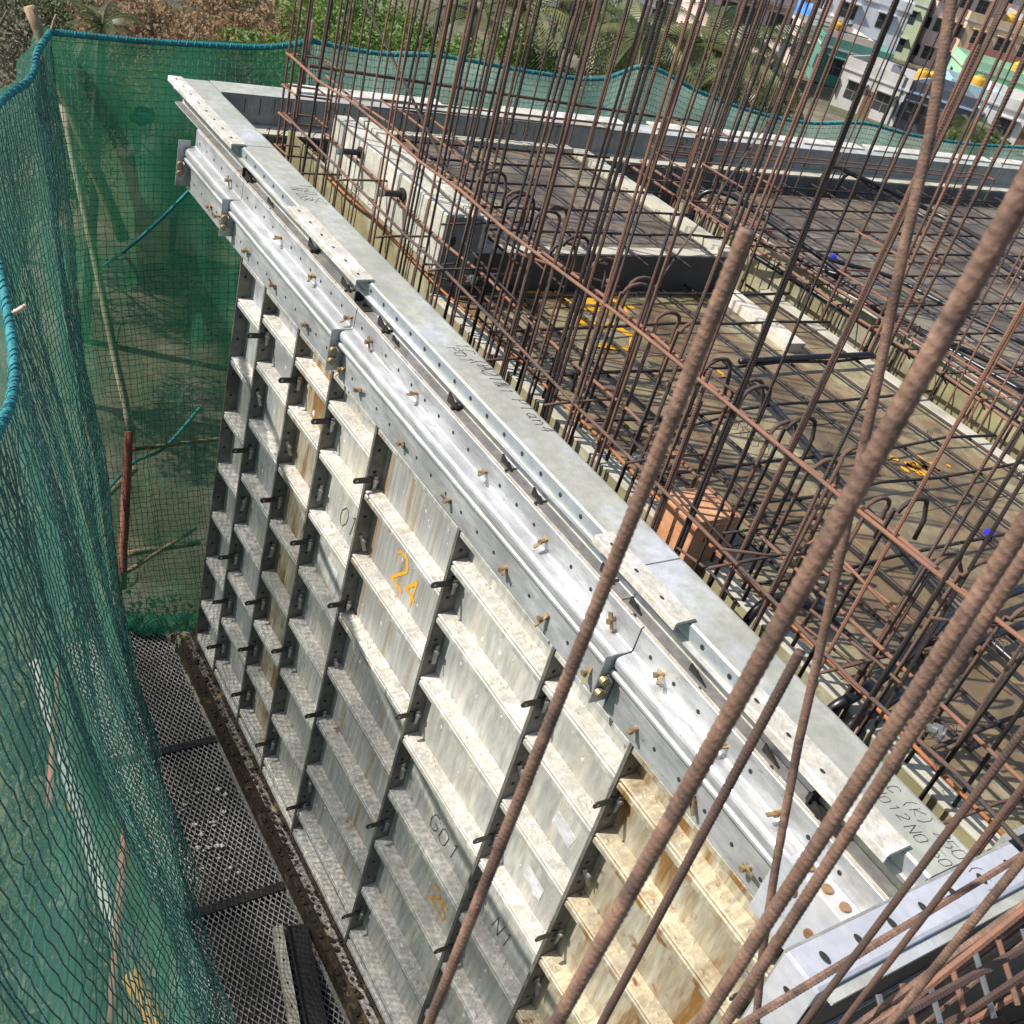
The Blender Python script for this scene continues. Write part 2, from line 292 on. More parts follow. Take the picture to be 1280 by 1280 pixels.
def writing(text, p, ux, uy, size, matn, parent, pen=0.0, name='writing', slant=0.0):
    """hand-drawn strokes lying on a surface"""
    ux = Vector(ux).normalized(); uy = Vector(uy).normalized(); nz = ux.cross(uy).normalized(); p = Vector(p); k = size*1.15/6
    pen = pen or size*0.05; mb = MB(); cx = 0.0
    for ch in text:
        if ch in G_:
            sc = random.uniform(.85, 1.12); dy = random.uniform(-.5, .5)
            for st in G_[ch]:
                q = []
                for i in range(0, len(st), 2):
                    x = (st[i]*sc + random.uniform(-.14, .14)); y = (st[i+1]*sc + dy + random.uniform(-.14, .14)); q.append(p + ux*((cx+x*.9+slant*y)*k) + uy*(y*k))
                for i in range(len(q)-1):
                    d = (q[i+1]-q[i]); w = nz.cross(d).normalized()*pen*random.uniform(.4, .62); e = d.normalized()*pen*.3; z = nz*random.uniform(0, .0003)
                    mb.quad(q[i]-w-e+z, q[i+1]-w+e+z, q[i+1]+w+e+z, q[i]+w-e+z)
                    mb.disk(q[i+1]+nz*random.uniform(.0003, .0005), ux*pen*.52, uy*pen*.52, 7)
        cx += 5.0 if ch != ' ' else 3.2
    return mb.build(name, M[matn], parent)

# ================================================================== ground, lower building
GZ = -14.0
mb = MB()
N = 40
def gh(x, y): return GZ + 0.25*math.sin(x*0.21)*math.cos(y*0.17)
g = []
xs = [-900, -500, -300, -200, -150] + [-110 + i*5 for i in range(28)] + [50, 120]
ys = [-300, -150, -60] + [-30 + i*5 for i in range(30)] + [140, 170, 210, 300, 500, 900]
idx = {}
for i, x in enumerate(xs):
    for j, y in enumerate(ys):
        idx[i, j] = len(mb.v); mb.v.append((x, y, gh(x, y)))
for i in range(len(xs)-1):
    for j in range(len(ys)-1):
        mb.f.append((idx[i, j], idx[i+1, j], idx[i+1, j+1], idx[i, j+1]))
tag(mb.build('ground', M['ground'], smooth=True), kind='structure')

bld = thing('building', 'grey concrete storeys of the unfinished building below the formwork', 'building')
mb = MB(); mb.box(1.15, 12, 0.06, 12, GZ-0.5, -3.1); mb.build('wall', M['concrete'], bld)
mb = MB(); mb.box(1.05, 12, 0.02, 12.2, -3.1, -2.96); mb.build('floor_slab', M['concrete'], bld)
mb = MB(); mb.box(1.2, 12, 1.2, 12, -2.955, -0.5); mb.build('core', M['concrete'], bld)
set_base(bld, (6, 6, GZ))

# ================================================================== near kicker (top ledge)
KP = [(0.15, 0.0), (0.006, 0.0), (0.0, -0.005), (0.0, -0.040), (-0.010, -0.043), (-0.014, -0.049), (-0.010, -0.055), (0.028, -0.058), (0.034, -0.064), (0.034, -0.112), (-0.004, -0.117), (-0.004, -0.1215), (0.15, -0.1215)]
def hole_row(xs, y, z, r=0.0075, nrm='y', zr=None):
    h = MB()
    for x in xs:
        if nrm == 'y': h.disk((x, y, z), Vector((r, 0, 0)), Vector((0, 0, zr or r)), 10)
        elif nrm == 'z': h.disk((x, y, z), Vector((r, 0, 0)), Vector((0, zr or r, 0)), 10)
        else: h.disk((y, x, z), Vector((0, r, 0)), Vector((0, 0, zr or r)), 10)
    return h
def frange(a, b, s):
    out = []
    while a < b: out.append(a); a += s
    return out
kl = ['far end length of aluminium kicker ledge meeting the far wall corner', 'long middle length of pale aluminium kicker ledge with punched outer web', 'near length of scuffed aluminium kicker ledge with black marker writing']
for i, (a, b) in enumerate(((0.0, 0.883), (0.887, 3.842), (3.846, 4.86))):
    k = thing('kicker_ledge', kl[i], 'formwork', 'kicker ledge lengths along the long wall')
    mb = MB(); mb.prism(KP, a, b); mb.build('channel', M['kick_top'] if i else M['kick_top'], k, bevel=0.0015)
    mb = MB(); mb.box(a+0.002, b-0.002, -0.0035, -0.0005, -0.039, -0.004); mb.build('web', M['alu_sky_tint'], k)
    hole_row(frange(a+0.08, b-0.04, 0.105), -0.0045, -0.022).build('hole', M['hole'], k)
    mb = MB(); mb.tube([(a+0.002, -0.012, -0.049), (b-0.002, -0.012, -0.049)], 0.0055, 8); mb.build('lip', M['alu_bright'], k, smooth=True)
    mb = MB(); mb.box(a+.001, b-.001, -0.0035, 0.0335, -0.1165, -0.1125); mb.build('slot_floor', M['slot'], k)
    mb = MB(); mb.box(a, b, 0.15, 0.156, -0.138, -0.002); mb.build('inner_face', M['grey_face'], k)
    mb = MB(); mb.box(a, b, 0.157, 0.262, -0.15, -0.14); mb.build('inner_ledge', M['cream_strip'], k)
    mb = MB(); mb.box(max(a, 1.10) if b > 1.2 else .32, b, 0.255, 0.26, -2.8 if b > 1.2 else -.42, -0.151); mb.build('inner_skin', M['grey_dark'], k)
    if i == 2:
        writing('1C (K) 250 (S1', (4.625, 0.10, 0.0012), (1, 0.02, 0), (0, 1, 0), 0.026, 'ink', k, 0.0, slant=0.2)
        writing('N012', (4.64, 0.055, 0.0012), (1, 0.02, 0), (0, 1, 0), 0.026, 'ink', k, 0.0, slant=0.2)
        writing('N0 50', (4.745, 0.05, 0.0012), (1, 0.02, 0), (0, 1, 0), 0.026, 'ink', k, 0.0, slant=0.2)
    if i == 1:
        writing('1C (A) 11', (2.66, 0.10, 0.0012), (1, 0, 0), (0, 1, 0), 0.042, 'ink', k, 0.0, slant=0.2)
        writing('P01', (2.68, 0.06, 0.0012), (1, 0, 0), (0, 1, 0), 0.036, 'ink', k, 0.0, slant=0.2)
        writing('H2TN', (2.80, 0.10, 0.0012), (1, 0, 0), (0, 1, 0), 0.04, 'ink', k, 0.0, slant=0.2)
        writing('Plan4', (3.02, 0.11, 0.0012), (1, 0, 0), (0, 1, 0), 0.042, 'ink', k, 0.0, slant=0.2)
        writing('160 SC', (1.30, 0.09, 0.0012), (1, 0, 0), (0, 1, 0), 0.04, 'ink', k, 0.0, slant=0.2)
        writing('N 08', (1.34, 0.04, 0.0012), (1, 0, 0), (0, 1, 0), 0.04, 'ink', k, 0.0, slant=0.2)
    set_base(k, ((a+b)/2, 0.1, -2.9))

# crusted top angles clamped on the web
al = ['concrete-crusted aluminium angle at the far end of the kicker ledge', 'concrete-crusted aluminium angle whose open end shows beside the writing near the cream block', 'thickly crusted aluminium angle beside the joint next to the orange block', 'wide white crusted aluminium angle beside the N012 writing']
for i, (a, b, w) in enumerate(((0.01, 0.90, 0.05), (1.56, 2.20, 0.055), (3.71, 4.07, 0.05), (4.30, 4.79, 0.058))):
    k = thing('crusted_angle', al[i], 'angle', 'crusted angles on the kicker ledge')
    prof = [(0.012, 0.009), (0.008, 0.0125), (-w+0.004, 0.010), (-w, 0.006), (-w, -0.012), (-w+0.005, -0.012), (-w+0.005, 0.002), (-0.006, 0.004), (-0.006, -0.044), (-0.0155, -0.0565), (-0.017, -0.060), (0.0, -0.0595), (0.012, 0.0005)]
    prof = [(0.018, 0.002), (0.014, 0.011), (-w+0.004, 0.010), (-w, 0.006), (-w, -0.014), (-w+0.005, -0.014), (-w+0.005, 0.0025), (-0.0055, 0.0035), (-0.0055, -0.040), (-0.0105, -0.040), (-0.0105, 0.0005), (0.018, 0.0005)]
    prof = [(0.02, 0.0015), (0.014, 0.011), (-w+0.004, 0.010), (-w, 0.006), (-w, -0.014), (-w+0.005, -0.014), (-w+0.005, 0.0025), (-0.005, 0.0015)]
    # uneven crust: several short lengths with jitter
    mb = MB(); n = max(4, int((b-a)/0.03)); K = len(prof); base = 0
    rows = []
    for q in range(n+1):
        x = a+(b-a)*q/n; r0 = len(mb.v); j = random.uniform(-0.0018, 0.0025)
        for e, (y, z) in enumerate(prof):
            jj = j if e in (1, 2) else 0
            mb.v.append((x, y + (random.uniform(-.003, .003) if e == 0 else 0), z+jj))
        rows.append(r0)
    for q in range(n):
        for e in range(K):
            f = (e+1) % K; mb.f.append((rows[q]+e, rows[q]+f, rows[q+1]+f, rows[q+1]+e))
    mb.f.append(tuple(rows[0]+e for e in range(K))[::-1]); mb.f.append(tuple(rows[-1]+e for e in range(K)))
    mb.build('flange', M['residue'], k)
    hole_row(frange(a+0.05, b-0.02, 0.11), -w*0.55, 0.0135, 0.0075, 'z', 0.005).build('hole', M['hole'], k)
    set_base(k, ((a+b)/2, 0, 0))

# ================================================================== slab-edge channel outside the wall
EP = [(0.03, -0.1225), (-0.010, -0.1225), (-0.012, -0.1245), (-0.012, -0.199), (-0.016, -0.2035), (-0.044, -0.2065), (-0.054, -0.2095), (-0.061, -0.2155), (-0.064, -0.224), (-0.064, -0.240), (-0.060, -0.2435), (-0.052, -0.2445), (-0.052, -0.2505), (-0.061, -0.2515), (-0.066, -0.2555), (-0.067, -0.2625), (-0.064, -0.2685), (-0.056, -0.2715), (-0.040, -0.2735), (-0.035, -0.278), (-0.035, -0.408), (-0.030, -0.412), (0.03, -0.412)]
ups = [0.85, 1.45, 1.80, 2.14, 2.32, 2.68, 3.15, 3.50, 3.85, 4.07, 4.32, 4.53]
los = [0.71, 0.82, 1.18, 1.51, 1.85, 2.20, 2.35, 2.70, 3.04, 3.40, 3.63, 3.86, 4.08, 4.33, 4.54]
def pin(parent, x, y, z, d, i):
    mb = MB(); k = random.uniform(-.25, .25)
    mb.tube([(x, y+0.004, z), (x+k*.02, y-0.026, z)], 0.0058, 10); mb.tube([(x+k*.02, y-0.022, z), (x+k*.025, y-0.029, z)], 0.0085, 10)
    p = mb.build('wedge_pin', M['copper' if i % 3 else 'brass'], parent, smooth=False)
    d = d.normalized(); nn = Vector((0, -1, 0)) if abs(d.y) < .5 else Vector((0, 0, 1)); q = d.cross(nn).normalized(); nn = q.cross(d)
    c = Vector((x, y-0.014, z)); mb = MB()
    a0, a1 = c - d*0.020, c + d*0.034; t = 0.0022
    pr = [a0 - q*0.0085, a1 - q*0.0045, a1 + q*0.0045, a0 + q*0.0085]
    mb.v += [tuple(v + nn*t) for v in pr] + [tuple(v - nn*t) for v in pr]
    mb.f += [(0, 1, 2, 3), (7, 6, 5, 4), (0, 4, 5, 1), (1, 5, 6, 2), (2, 6, 7, 3), (3, 7, 4, 0)]
    mb.build('wedge', M['brass'], p)
el_ = ['short end length of slab-edge channel with two bracket plates near the net', 'bright aluminium slab-edge channel above the narrow far panels', 'long bright aluminium slab-edge channel above the panel marked 24', 'near length of slab-edge channel above the rust-stained panel']
segs = ((0.36, 0.985), (0.99, 2.165), (2.17, 3.945), (3.95, 4.84))
for i, (a, b) in enumerate(segs):
    k = thing('edge_channel', el_[i], 'channel', 'slab-edge channels pinned along the long wall')
    mb = MB(); mb.prism(EP, a, b); mb.build('channel', M['alu_bright'], k, bevel=0.0008)
    mb = MB()
    n = int((b-a)/0.05)
    for q in range(n):       # ragged crust on the top edge
        x0 = a+(b-a)*q/n; x1 = a+(b-a)*(q+1)/n - 0.0004
        if random.random() < 0.9: mb.box(x0, x1, -0.0085+random.uniform(-.001, .001), 0.022+random.uniform(-.006, .006), -0.1222, -0.1195+random.uniform(0, .0025))
    mb.build('crust', M['tan'], k)
    h = hole_row([x for x in frange(a+0.06, b-0.02, 0.1) if all(abs(x-u) > .035 for u in ups)], -0.0128, -0.168, 0.0065)
    h2 = hole_row([x for x in frange(a+0.10, b-0.02, 0.105) if all(abs(x-u) > .035 for u in los)], -0.0358, -0.352, 0.0065)
    h.v += []; nb = len(h.v); h.v += h2.v; h.f += [tuple(nb+q for q in f) for f in h2.f]
    h.build('hole', M['hole'], k)
    for q, x in enumerate(ups):
        if a < x < b: pin(k, x, -0.012, -0.172, Vector((random.uniform(-.3, .9), random.uniform(-.9, -.3), random.uniform(-.35, .1))) if q % 4 else Vector((.5, 0, -.8)), q)
    for q, x in enumerate(los):
        if a < x < b: pin(k, x, -0.035, -0.352, Vector((random.uniform(-.2, .9), random.uniform(-.5, 0.0), random.uniform(-1, .8))), q+1)
    if i == 3:
        mb = MB(); mb.box(4.60, 4.835, -0.072, -0.066, -0.40, -0.20); ep = mb.build('cover_plate', M['alu_pale'], k, bevel=.001)
        mb = MB(); mb.box(4.62, 4.83, -0.0665, -0.013, -0.2035, -0.1995); mb.build('cover_shelf', M['alu_pale'], k, bevel=.001)
        for (x_, y_) in ((4.66, -.042), (4.72, -.045), (4.77, -.04)):
            mb = MB(); mb.cyl((x_, y_, -.1995), (x_, y_, -.193), .0125, 14); mb.build('bolt', M['copper'], k)
        for (x_, z_) in ((4.67, -.25), (4.75, -.30)):
            mb = MB(); mb.cyl((x_, -.072, z_), (x_, -.078, z_), .0125, 14); mb.build('bolt', M['copper'], ep)
    # end bracket plate with two bolts
    x = b - 0.003 if i else a+0.004
    for xx in ([a+0.004] if i == 0 else []) + [b-0.004]:
        mb = MB(); mb.box(xx-0.003, xx+0.003, -0.094, -0.0365, -0.395 if i == 0 and xx < .5 else -0.375, -0.205 if not(i == 0 and xx < .5) else -0.175)
        pl = mb.build('bracket_plate', M['alu'], k, bevel=0.001)
        mb = MB()
        for z in (-0.285, -0.33):
            mb.tube([(xx+0.003, -0.080, z), (xx+0.020, -0.080, z)], 0.0135, 10)
        mb.build('bolt', M['brass'], pl)
        mb = MB(); mb.tube([(xx+0.004, -0.066, -0.275), (xx+0.02, -0.064, -0.285), (xx+0.02, -0.064, -0.32), (xx+0.004, -0.066, -0.335)], 0.006, 6); mb.build('nut', M['steel'], pl)
    set_base(k, ((a+b)/2, 0, -2.9))
# dark wedges hanging under the kicker lip
for i, x in enumerate((0.95, 1.22, 1.66, 1.98, 2.3, 2.42, 2.83, 3.18, 3.36, 3.72, 3.86, 4.12, 4.4, 4.55)):
    mb = MB(); w = random.uniform(.05, .08); z = -0.075-random.uniform(0, .02)
    pr = [(x, z), (x+w, z-0.022), (x+w, z-0.032), (x, z-0.034)]
    mb.v = [(p[0], 0.004, p[1]) for p in pr] + [(p[0], 0.010, p[1]) for p in pr]
    mb.f = [(0, 1, 2, 3), (7, 6, 5, 4), (0, 4, 5, 1), (1, 5, 6, 2), (2, 6, 7, 3), (3, 7, 4, 0)]
    mb.cyl((x+w*.8, 0.034, z-0.03), (x+w*.8, -0.006, z-0.03), 0.007, 8)
    tag(mb.build('wedge', M['black']), 'dark steel wedge in the slot under the kicker lip', 'wedge', 'dark wedges under the kicker lip')
# dark joint plates in the slot
for i, (x, l) in enumerate(((0.98, 0.07), (2.165, 0.09), (4.62, 0.12))):
    mb = MB(); mb.box(x-l/2, x+l/2, -0.004, 0.030, -0.1165, -0.1095); mb.box(x-l/2, x-l/2+0.006, -0.006, 0.032, -0.109, -0.075); mb.cyl((x, 0.012, -0.11), (x, 0.012, -0.095), 0.01, 8)
    tag(mb.build('joint_plate', M['black']), ('dark joint plate in the kicker slot at the far bracket', 'dark joint plate in the kicker slot at the middle channel joint', 'dark joint plate in the kicker slot beside the white crusted angle')[i], 'plate')

# ================================================================== wall panels
PX = [1.08, 1.37, 1.74, 2.08, 2.48, 3.10, 3.68, 4.07, 4.67, 4.84]
ZB, ZT = -2.68, -0.4125
YO, YP = -0.020, 0.045
RIBS = [-0.55, -0.78] + [-1.075 - 0.3*i for i in range(6)]
RIBP = [(YP, 0.0), (-0.010, -0.003), (-0.0145, -0.006), (-0.0145, -0.0125), (-0.009, -0.0145), (-0.009, -0.0195), (-0.0145, -0.0215), (-0.0145, -0.040), (YP, -0.040)]
pm = ['panel', 'panel', 'panel_streak', 'panel_cream', 'panel_streak', 'panel_cream', 'panel_cream', 'panel_rust', 'panel_rust']
pl_ = ['narrow end wall panel of grey aluminium beside the hanging net', 'grey ribbed wall panel next to the end panel', 'narrow ribbed wall panel with brown rusty top bays', 'ribbed wall panel with a white paper label, left of the panel marked 24', 'wide ribbed wall panel with rust streaks and yellow number 24', 'wide ribbed wall panel half in net shade with black marker letters', 'ribbed wall panel with two white paper labels', 'wide heavily rust-stained ochre wall panel', 'slim corner wall panel under the punched end channel']
SZ = [-0.65, -1.26, -1.87, -2.17, -2.47]
for i in range(9):
    a, b = PX[i] + 0.0005, PX[i+1] - 0.0005
    P = thing('wall_panel', pl_[i], 'wall panel', 'ribbed aluminium wall panels')
    m = M[pm[i]]
    mb = MB(); mb.box(a+0.0065, b-0.0065, YP, YP+0.004, ZB, ZT); mb.build('skin_plate', m if i != 2 else M['panel_rust'], P)
    for s, x in enumerate((a, b-0.006)):
        mb = MB(); mb.box(x, x+0.006, YO, YP+0.004, ZB, ZT)
        st = mb.build('stile', M['stile'], P)
        zs = [z for z in frange(ZB+0.06, ZT-0.05, 0.1)]
        h = MB()
        for z in zs:
            h.disk((x+0.0068 if s == 0 else x-0.0008, 0.008, z+random.uniform(-.01, .01)), Vector((0, 0.0075, 0)), Vector((0, 0, 0.0075)), 8)
        h.build('hole', M['hole'], st)
    rz = RIBS if i not in (0, 4) else ([-0.62-0.297*q for q in range(7)] if i == 0 else [-0.70-0.3*q for q in range(7)])
    mb = MB(); mb.prism([(p[0], p[1]+ZT) for p in RIBP], a+0.0065, b-0.0065); mb.build('rib', m, P, bevel=0.001)
    rme = None
    for z in rz:
        if rme is None:
            q = MB(); q.prism(RIBP, -(b-a)/2+0.0065, (b-a)/2-0.0065); rme = q.mesh('rib', m)
        o = link('rib', rme, P, 0.0012); o.location = ((a+b)/2, 0, z)
    mb = MB(); mb.prism([(p[0], p[1]+ZB+0.04) for p in RIBP], a+0.0065, b-0.0065); mb.build('rib', m, P, bevel=0.001)
    if i < 8:                # mortar splashes that set on the ribs and plate
        mb = MB()
        for q in range(int(150*(b-a)/.4)):
            z = random.choice(rz + [ZT]); u = random.random()
            x = a+.012+(b-a-.024)*random.random(); s_ = random.uniform(.0025, .009)*(1.5 if random.random() < .12 else 1)
            onp = random.random() < .3; n_ = 6; b0 = len(mb.v)
            y = -.008+.05*random.random()**.7; zz = z-.0025*(YP-y)/.05
            for k in range(n_):
                t = 2*math.pi*k/n_; rr = s_*random.uniform(.6, 1.3)
                if onp: mb.v.append((x+rr*math.cos(t), YP-.0004, z-.06-u*.18+rr*1.6*math.sin(t)))
                else: mb.v.append((x+rr*1.3*math.cos(t), min(YP-.001, y+rr*math.sin(t)), zz-.0006))
            mb.v.append((x, YP-s_*.35, z-.06-u*.18) if onp else (x, y, zz+s_*.5))
            mb.f += [(b0+k, b0+(k+1) % n_, b0+n_) for k in range(n_)]
        tag(mb.build('mortar_splash', M['residue'] if pm[i] != 'panel_rust' else m, P), kind='stuff')
    # straps on the joint with the next panel, plus wedge pins between
    if i < 8:
        xj = PX[i+1]
        for z in SZ:
            if i in (0,) or z != -2.17 or i == 1:
                zz = z + random.uniform(-.012, .012)
                pr = [(-0.066+0.010*math.cos(t), 0.0125*math.sin(t)) for t in [math.pi/2+math.pi*q/6 for q in range(7)]]
                pr = [(y, zz + dz - 0.06*(y+0.02)) for y, dz in pr] + [(YO+0.02, zz-0.0125), (YO+0.02, zz+0.0125)]
                mb = MB(); mb.prism(pr, xj+0.0072, xj+0.0112); sp = mb.build('tie_strap', M['black'], P)
                mb = MB(); mb.disk((xj+0.0116, -0.06, zz+0.0025), Vector((0, 0.0055, 0)), Vector((0, 0, 0.0055)), 10); mb.build('strap_hole', M['paper'], sp)
                mb = MB(); mb.cyl((xj+0.006, 0.012, zz), (xj+0.028, 0.012, zz), 0.0085, 8); mb.cyl((xj-0.006, 0.012, zz), (xj-0.03, 0.012, zz), 0.007, 8)
                mb.obox((xj+0.018, 0.012, zz-0.012), Vector((1, 0, 0)), Vector((0, 1, 0)), Vector((0, 0, 1)), 0.0028, 0.007, 0.032); mb.build('wedge_pin', M['steel'], P)
        for z in (-0.96, -1.55, -2.32):
            zz = z+random.uniform(-.03, .03); d = Vector((0.35, random.uniform(-.4, .4), -1)).normalized(); e = Vector((1, 0, .35)).normalized()
            mb = MB(); mb.cyl((xj+0.006, 0.012, zz), (xj+0.034, 0.012, zz), 0.008, 8); mb.obox((xj+0.024, 0.012, zz-0.012), e, Vector((0, 1, 0)), d, 0.0025, 0.007, 0.034); mb.build('wedge_pin', M['steel'], P)
    if i in (3, 6):
        for (fx, z) in (((0.45, -1.27),) if i == 3 else ((0.62, -0.98), (0.55, -1.28))):
            x = a+(b-a)*fx; ux = Vector((1, 0, -0.1)).normalized(); uz = Vector((0.1, 0, 1)).normalized()
            mb = MB(); mb.obox((x, YP-0.001, z), ux, Vector((0, 1, 0)), uz, 0.05, 0.0006, 0.028); mb.v = [tuple(Vector(v)+Vector((random.uniform(-.006, .006), 0, random.uniform(-.006, .006)))) for v in mb.v]; mb.build('paper_label', M['paper'], P)
    if i == 4:
        writing('24', (2.70, YP-0.0012, -0.965), (1, 0, -0.05), (0.05, 0, 1), 0.11, 'yellow_paint', P, 0.013, 'painted_number')
    if i == 5:
        writing('G01', (3.32, YP-0.0012, -1.65), (1, 0, 0), (0, 0, 1), 0.075, 'ink', P, 0.0, 'marker_letters', 0.2)
        writing('25', (3.45, YP-0.0012, -1.93), (1, 0, 0), (0, 0, 1), 0.07, 'orange_paint', P, 0.010, 'painted_number')
    if i == 3:
        writing('O1', (2.24, YP-0.0012, -1.035), (1, 0, 0), (0, 0, 1), 0.08, 'ink', P, 0.0, 'marker_letters', 0.2)
    if i == 6:
        writing('N1', (3.79, YP-0.0012, -1.65), (1, 0, 0), (0, 0, 1), 0.06, 'ink', P, 0.0, 'marker_letters', 0.2)
    set_base(P, ((a+b)/2, 0.02, ZB))

# ================================================================== base channel and walkway
LB = thing('base_channel', 'brown mortar-crusted base channel running under the wall panels', 'channel')
mb = MB(); mb.prism([(0.05, -2.70), (-0.015, -2.70), (-0.02, -2.715), (-0.045, -2.73), (-0.052, -2.735), (-0.052, -2.84), (0.05, -2.84)], 1.0, 4.9); mb.build('channel', M['brown_ledge'], LB, bevel=0.002)
mb = MB(); mb.prism([(-0.053, -2.79), (-0.068, -2.792), (-0.070, -2.787), (-0.074, -2.787), (-0.074, -2.86), (-0.053, -2.86)], 1.0, 4.9); mb.build('ledge', M['brown_ledge'], LB)
mb = MB()
for q in range(420):
    x = random.uniform(1.02, 4.8); y = random.uniform(-0.068, -0.02); z = -2.787 if y < -0.055 else -2.725 + (0.0 if y < -.03 else .02)
    s = random.uniform(.002, .007); mb.obox((x, y, z), Vector((1, .3, .2)).normalized(), Vector((-.3, 1, .1)).normalized(), Vector((0, -.1, 1)).normalized(), s*1.6, s, s*.7)
tag(mb.build('mortar_crumbs', M['brown_ledge'], LB), kind='stuff')
set_base(LB, (3, 0, -2.86))

# walkway of expanded metal
WK = thing('walkway', 'expanded steel mesh walkway between the panels and the green net', 'walkway')
X0, X1, Y0, Y1, WZ = 0.70, 4.6, -0.62, -0.078, -2.87
mb = MB(); cw, chh = 0.046, 0.0135; r = 0.0036
row = 0; y = Y0
while y < Y1:
    pts = []; x = X0; k = row % 2
    nx = int((X1-X0)/(cw/2))
    prev = None
    for q in range(nx):
        px = X0+q*cw/2; py = y + (chh/2 if (q+row) % 2 else -chh/2) + .004*math.sin(px*5+y*9)
        cur = (px, py)
        if prev:
            a0, b0 = prev, cur
            mb.v += [(a0[0], a0[1]-r*.6, WZ), (a0[0], a0[1]+r*.6, WZ+0.004), (b0[0], b0[1]+r*.6, WZ+0.004), (b0[0], b0[1]-r*.6, WZ)]
            n = len(mb.v)-4; mb.f.append((n, n+1, n+2, n+3))
        prev = cur
    row += 1; y += chh
tag(mb.build('mesh_sheet', M['mesh_steel'], WK), kind='stuff')
for x in (0.72, 1.66, 2.62, 3.6, 4.55):
    mb = MB(); mb.box(x-0.022, x+0.022, Y0, Y1, WZ-0.05, WZ+0.009); mb.build('cross_bar', M['black'], WK)
for y in (Y0, Y1-0.02):
    mb = MB(); mb.box(X0, X1, y-0.012, y+0.012, WZ-0.04, WZ-0.007); mb.build('side_rail', M['black'], WK)
mb = MB(); mb.box(X0, X1, Y0, Y1, WZ-0.062, WZ-0.052); mb.build('shade_sheet', M['rebar_dark'], WK)  # dark sheet added under the mesh to stand for the shade below
set_base(WK, (2.6, -0.36, WZ-0.06))
for q in range(30):
    x = random.gauss(2.25, .2); y = random.uniform(-.4, -.14); s = random.uniform(.003, .009)
    mb = MB(); mb.obox((x, y, WZ+0.006+s*.6), Vector((1, random.random(), .2)).normalized(), Vector((-.3, 1, .1)).normalized(), Vector((.1, -.1, 1)).normalized(), s*1.3, s, s*.7); mb.v = [tuple(c_+random.uniform(-.3, .3)*s for c_ in v) for v in mb.v]
    tag(mb.build('mortar_lump', M['rubble']), 'small pale lump of mortar dropped on the mesh walkway', 'mortar lump', 'mortar lumps on the walkway')
sp = thing('spare_channel', 'loose pale punched channel lying on the walkway mesh', 'channel')
q0, q1 = at(347, 1158, 2, WZ+.03), at(372, 1300, 2, WZ+.03)
ax = (q1-q0).normalized(); ay = Vector((-ax.y, ax.x, 0)).normalized(); az = ax.cross(ay); hl = (q1-q0).length*.6
c = q0 + ax*hl; mb = MB(); mb.obox(c, ax, ay, az, hl, 0.022, 0.004); mb.obox(c-ay*.020-az*.016, ax, ay, az, hl, 0.002, 0.014); mb.obox(c+ay*.020-az*.016, ax, ay, az, hl, 0.002, 0.014); mb.build('channel', M['cream_strip'], sp)
h = MB()
for q in range(8): h.disk(c+ax*(-hl+.06+q*.11)+az*.0048, ax*.007, ay*.005, 8)
h.build('hole', M['hole'], sp); set_base(sp, c)
mb = MB(); c = c + ay*.085 - az*.012; mb.obox(c, ax, ay, az, hl, 0.045, 0.006); mb.obox(c-ay*.043+az*.012, ax, ay, az, hl, 0.003, 0.012); mb.obox(c+ay*.043+az*.012, ax, ay, az, hl, 0.003, 0.012)
tag(mb.build('dark_channel', M['black']), 'black steel channel lying on the walkway beside the pale channel', 'channel')

# ================================================================== far wall
FW = thing('far_wall_form', 'far wall formwork with pale kicker top and grey inner face', 'formwork')
FY0, FY1 = 0.157, 9.2
edges = [FY0, 0.95, 2.2, 3.45, 4.7, 5.95, 7.2, 8.45, FY1]
for q in range(len(edges)-1):
    a, b = edges[q]+.0015, edges[q+1]-.0015
    mb = MB(); mb.prism([(0.0, 0.0), (0.172, 0.0), (0.172, -0.138), (0.0, -0.138)], a, b, 'y'); mb.build('kicker', M['grey_face'], FW, bevel=.001)
    mb = MB(); mb.box(0.004, 0.170, a, b, 0.0015, 0.0045); mb.build('top_plate', M['kick_top'], FW)
mb = MB(); mb.box(0.1725, 0.30, 0.262, FY1, -0.150, -0.1385); mb.build('step', M['cream_strip'], FW)
for q in range(len(edges)-1):
    a, b = max(edges[q], .262)+.001, edges[q+1]-.001
    mb = MB(); mb.box(0.29, 0.305, a, b, -.6, -0.1505); mb.build('skin', M['grey_dark'], FW)
writing('160 SC 300', (0.3062, 0.32, -0.20), (0, 1, 0), (0, 0, 1), 0.075, 'ink', FW, 0.0, slant=.2)
writing('N18', (0.3062, 0.46, -0.28), (0, 1, 0), (0, 0, 1), 0.075, 'ink', FW, 0.0, slant=.2)
writing('RIGHT', (0.1735, 3.15, -0.075), (0, 1, 0), (0, 0, 1), 0.07, 'ink', FW, 0.0)
writing('NO  70', (0.1735, 3.2, -0.130), (0, 1, 0), (0, 0, 1), 0.055, 'ink', FW, 0.0)
writing('270 RIGHT', (0.1735, 1.75, -0.075), (0, 1, 0), (0, 0, 1), 0.055, 'ink', FW, 0.0)
mb = MB()
for q in range(8):
    y = 0.28 + q*0.075 + random.uniform(-.015, .015); mb.box(0.1722, 0.1727, y, y+.004, -0.07-random.uniform(0, .03), -0.012)
mb.build('drip_mark', M['ink'], FW)
set_base(FW, (0.1, 4.5, -2.9))
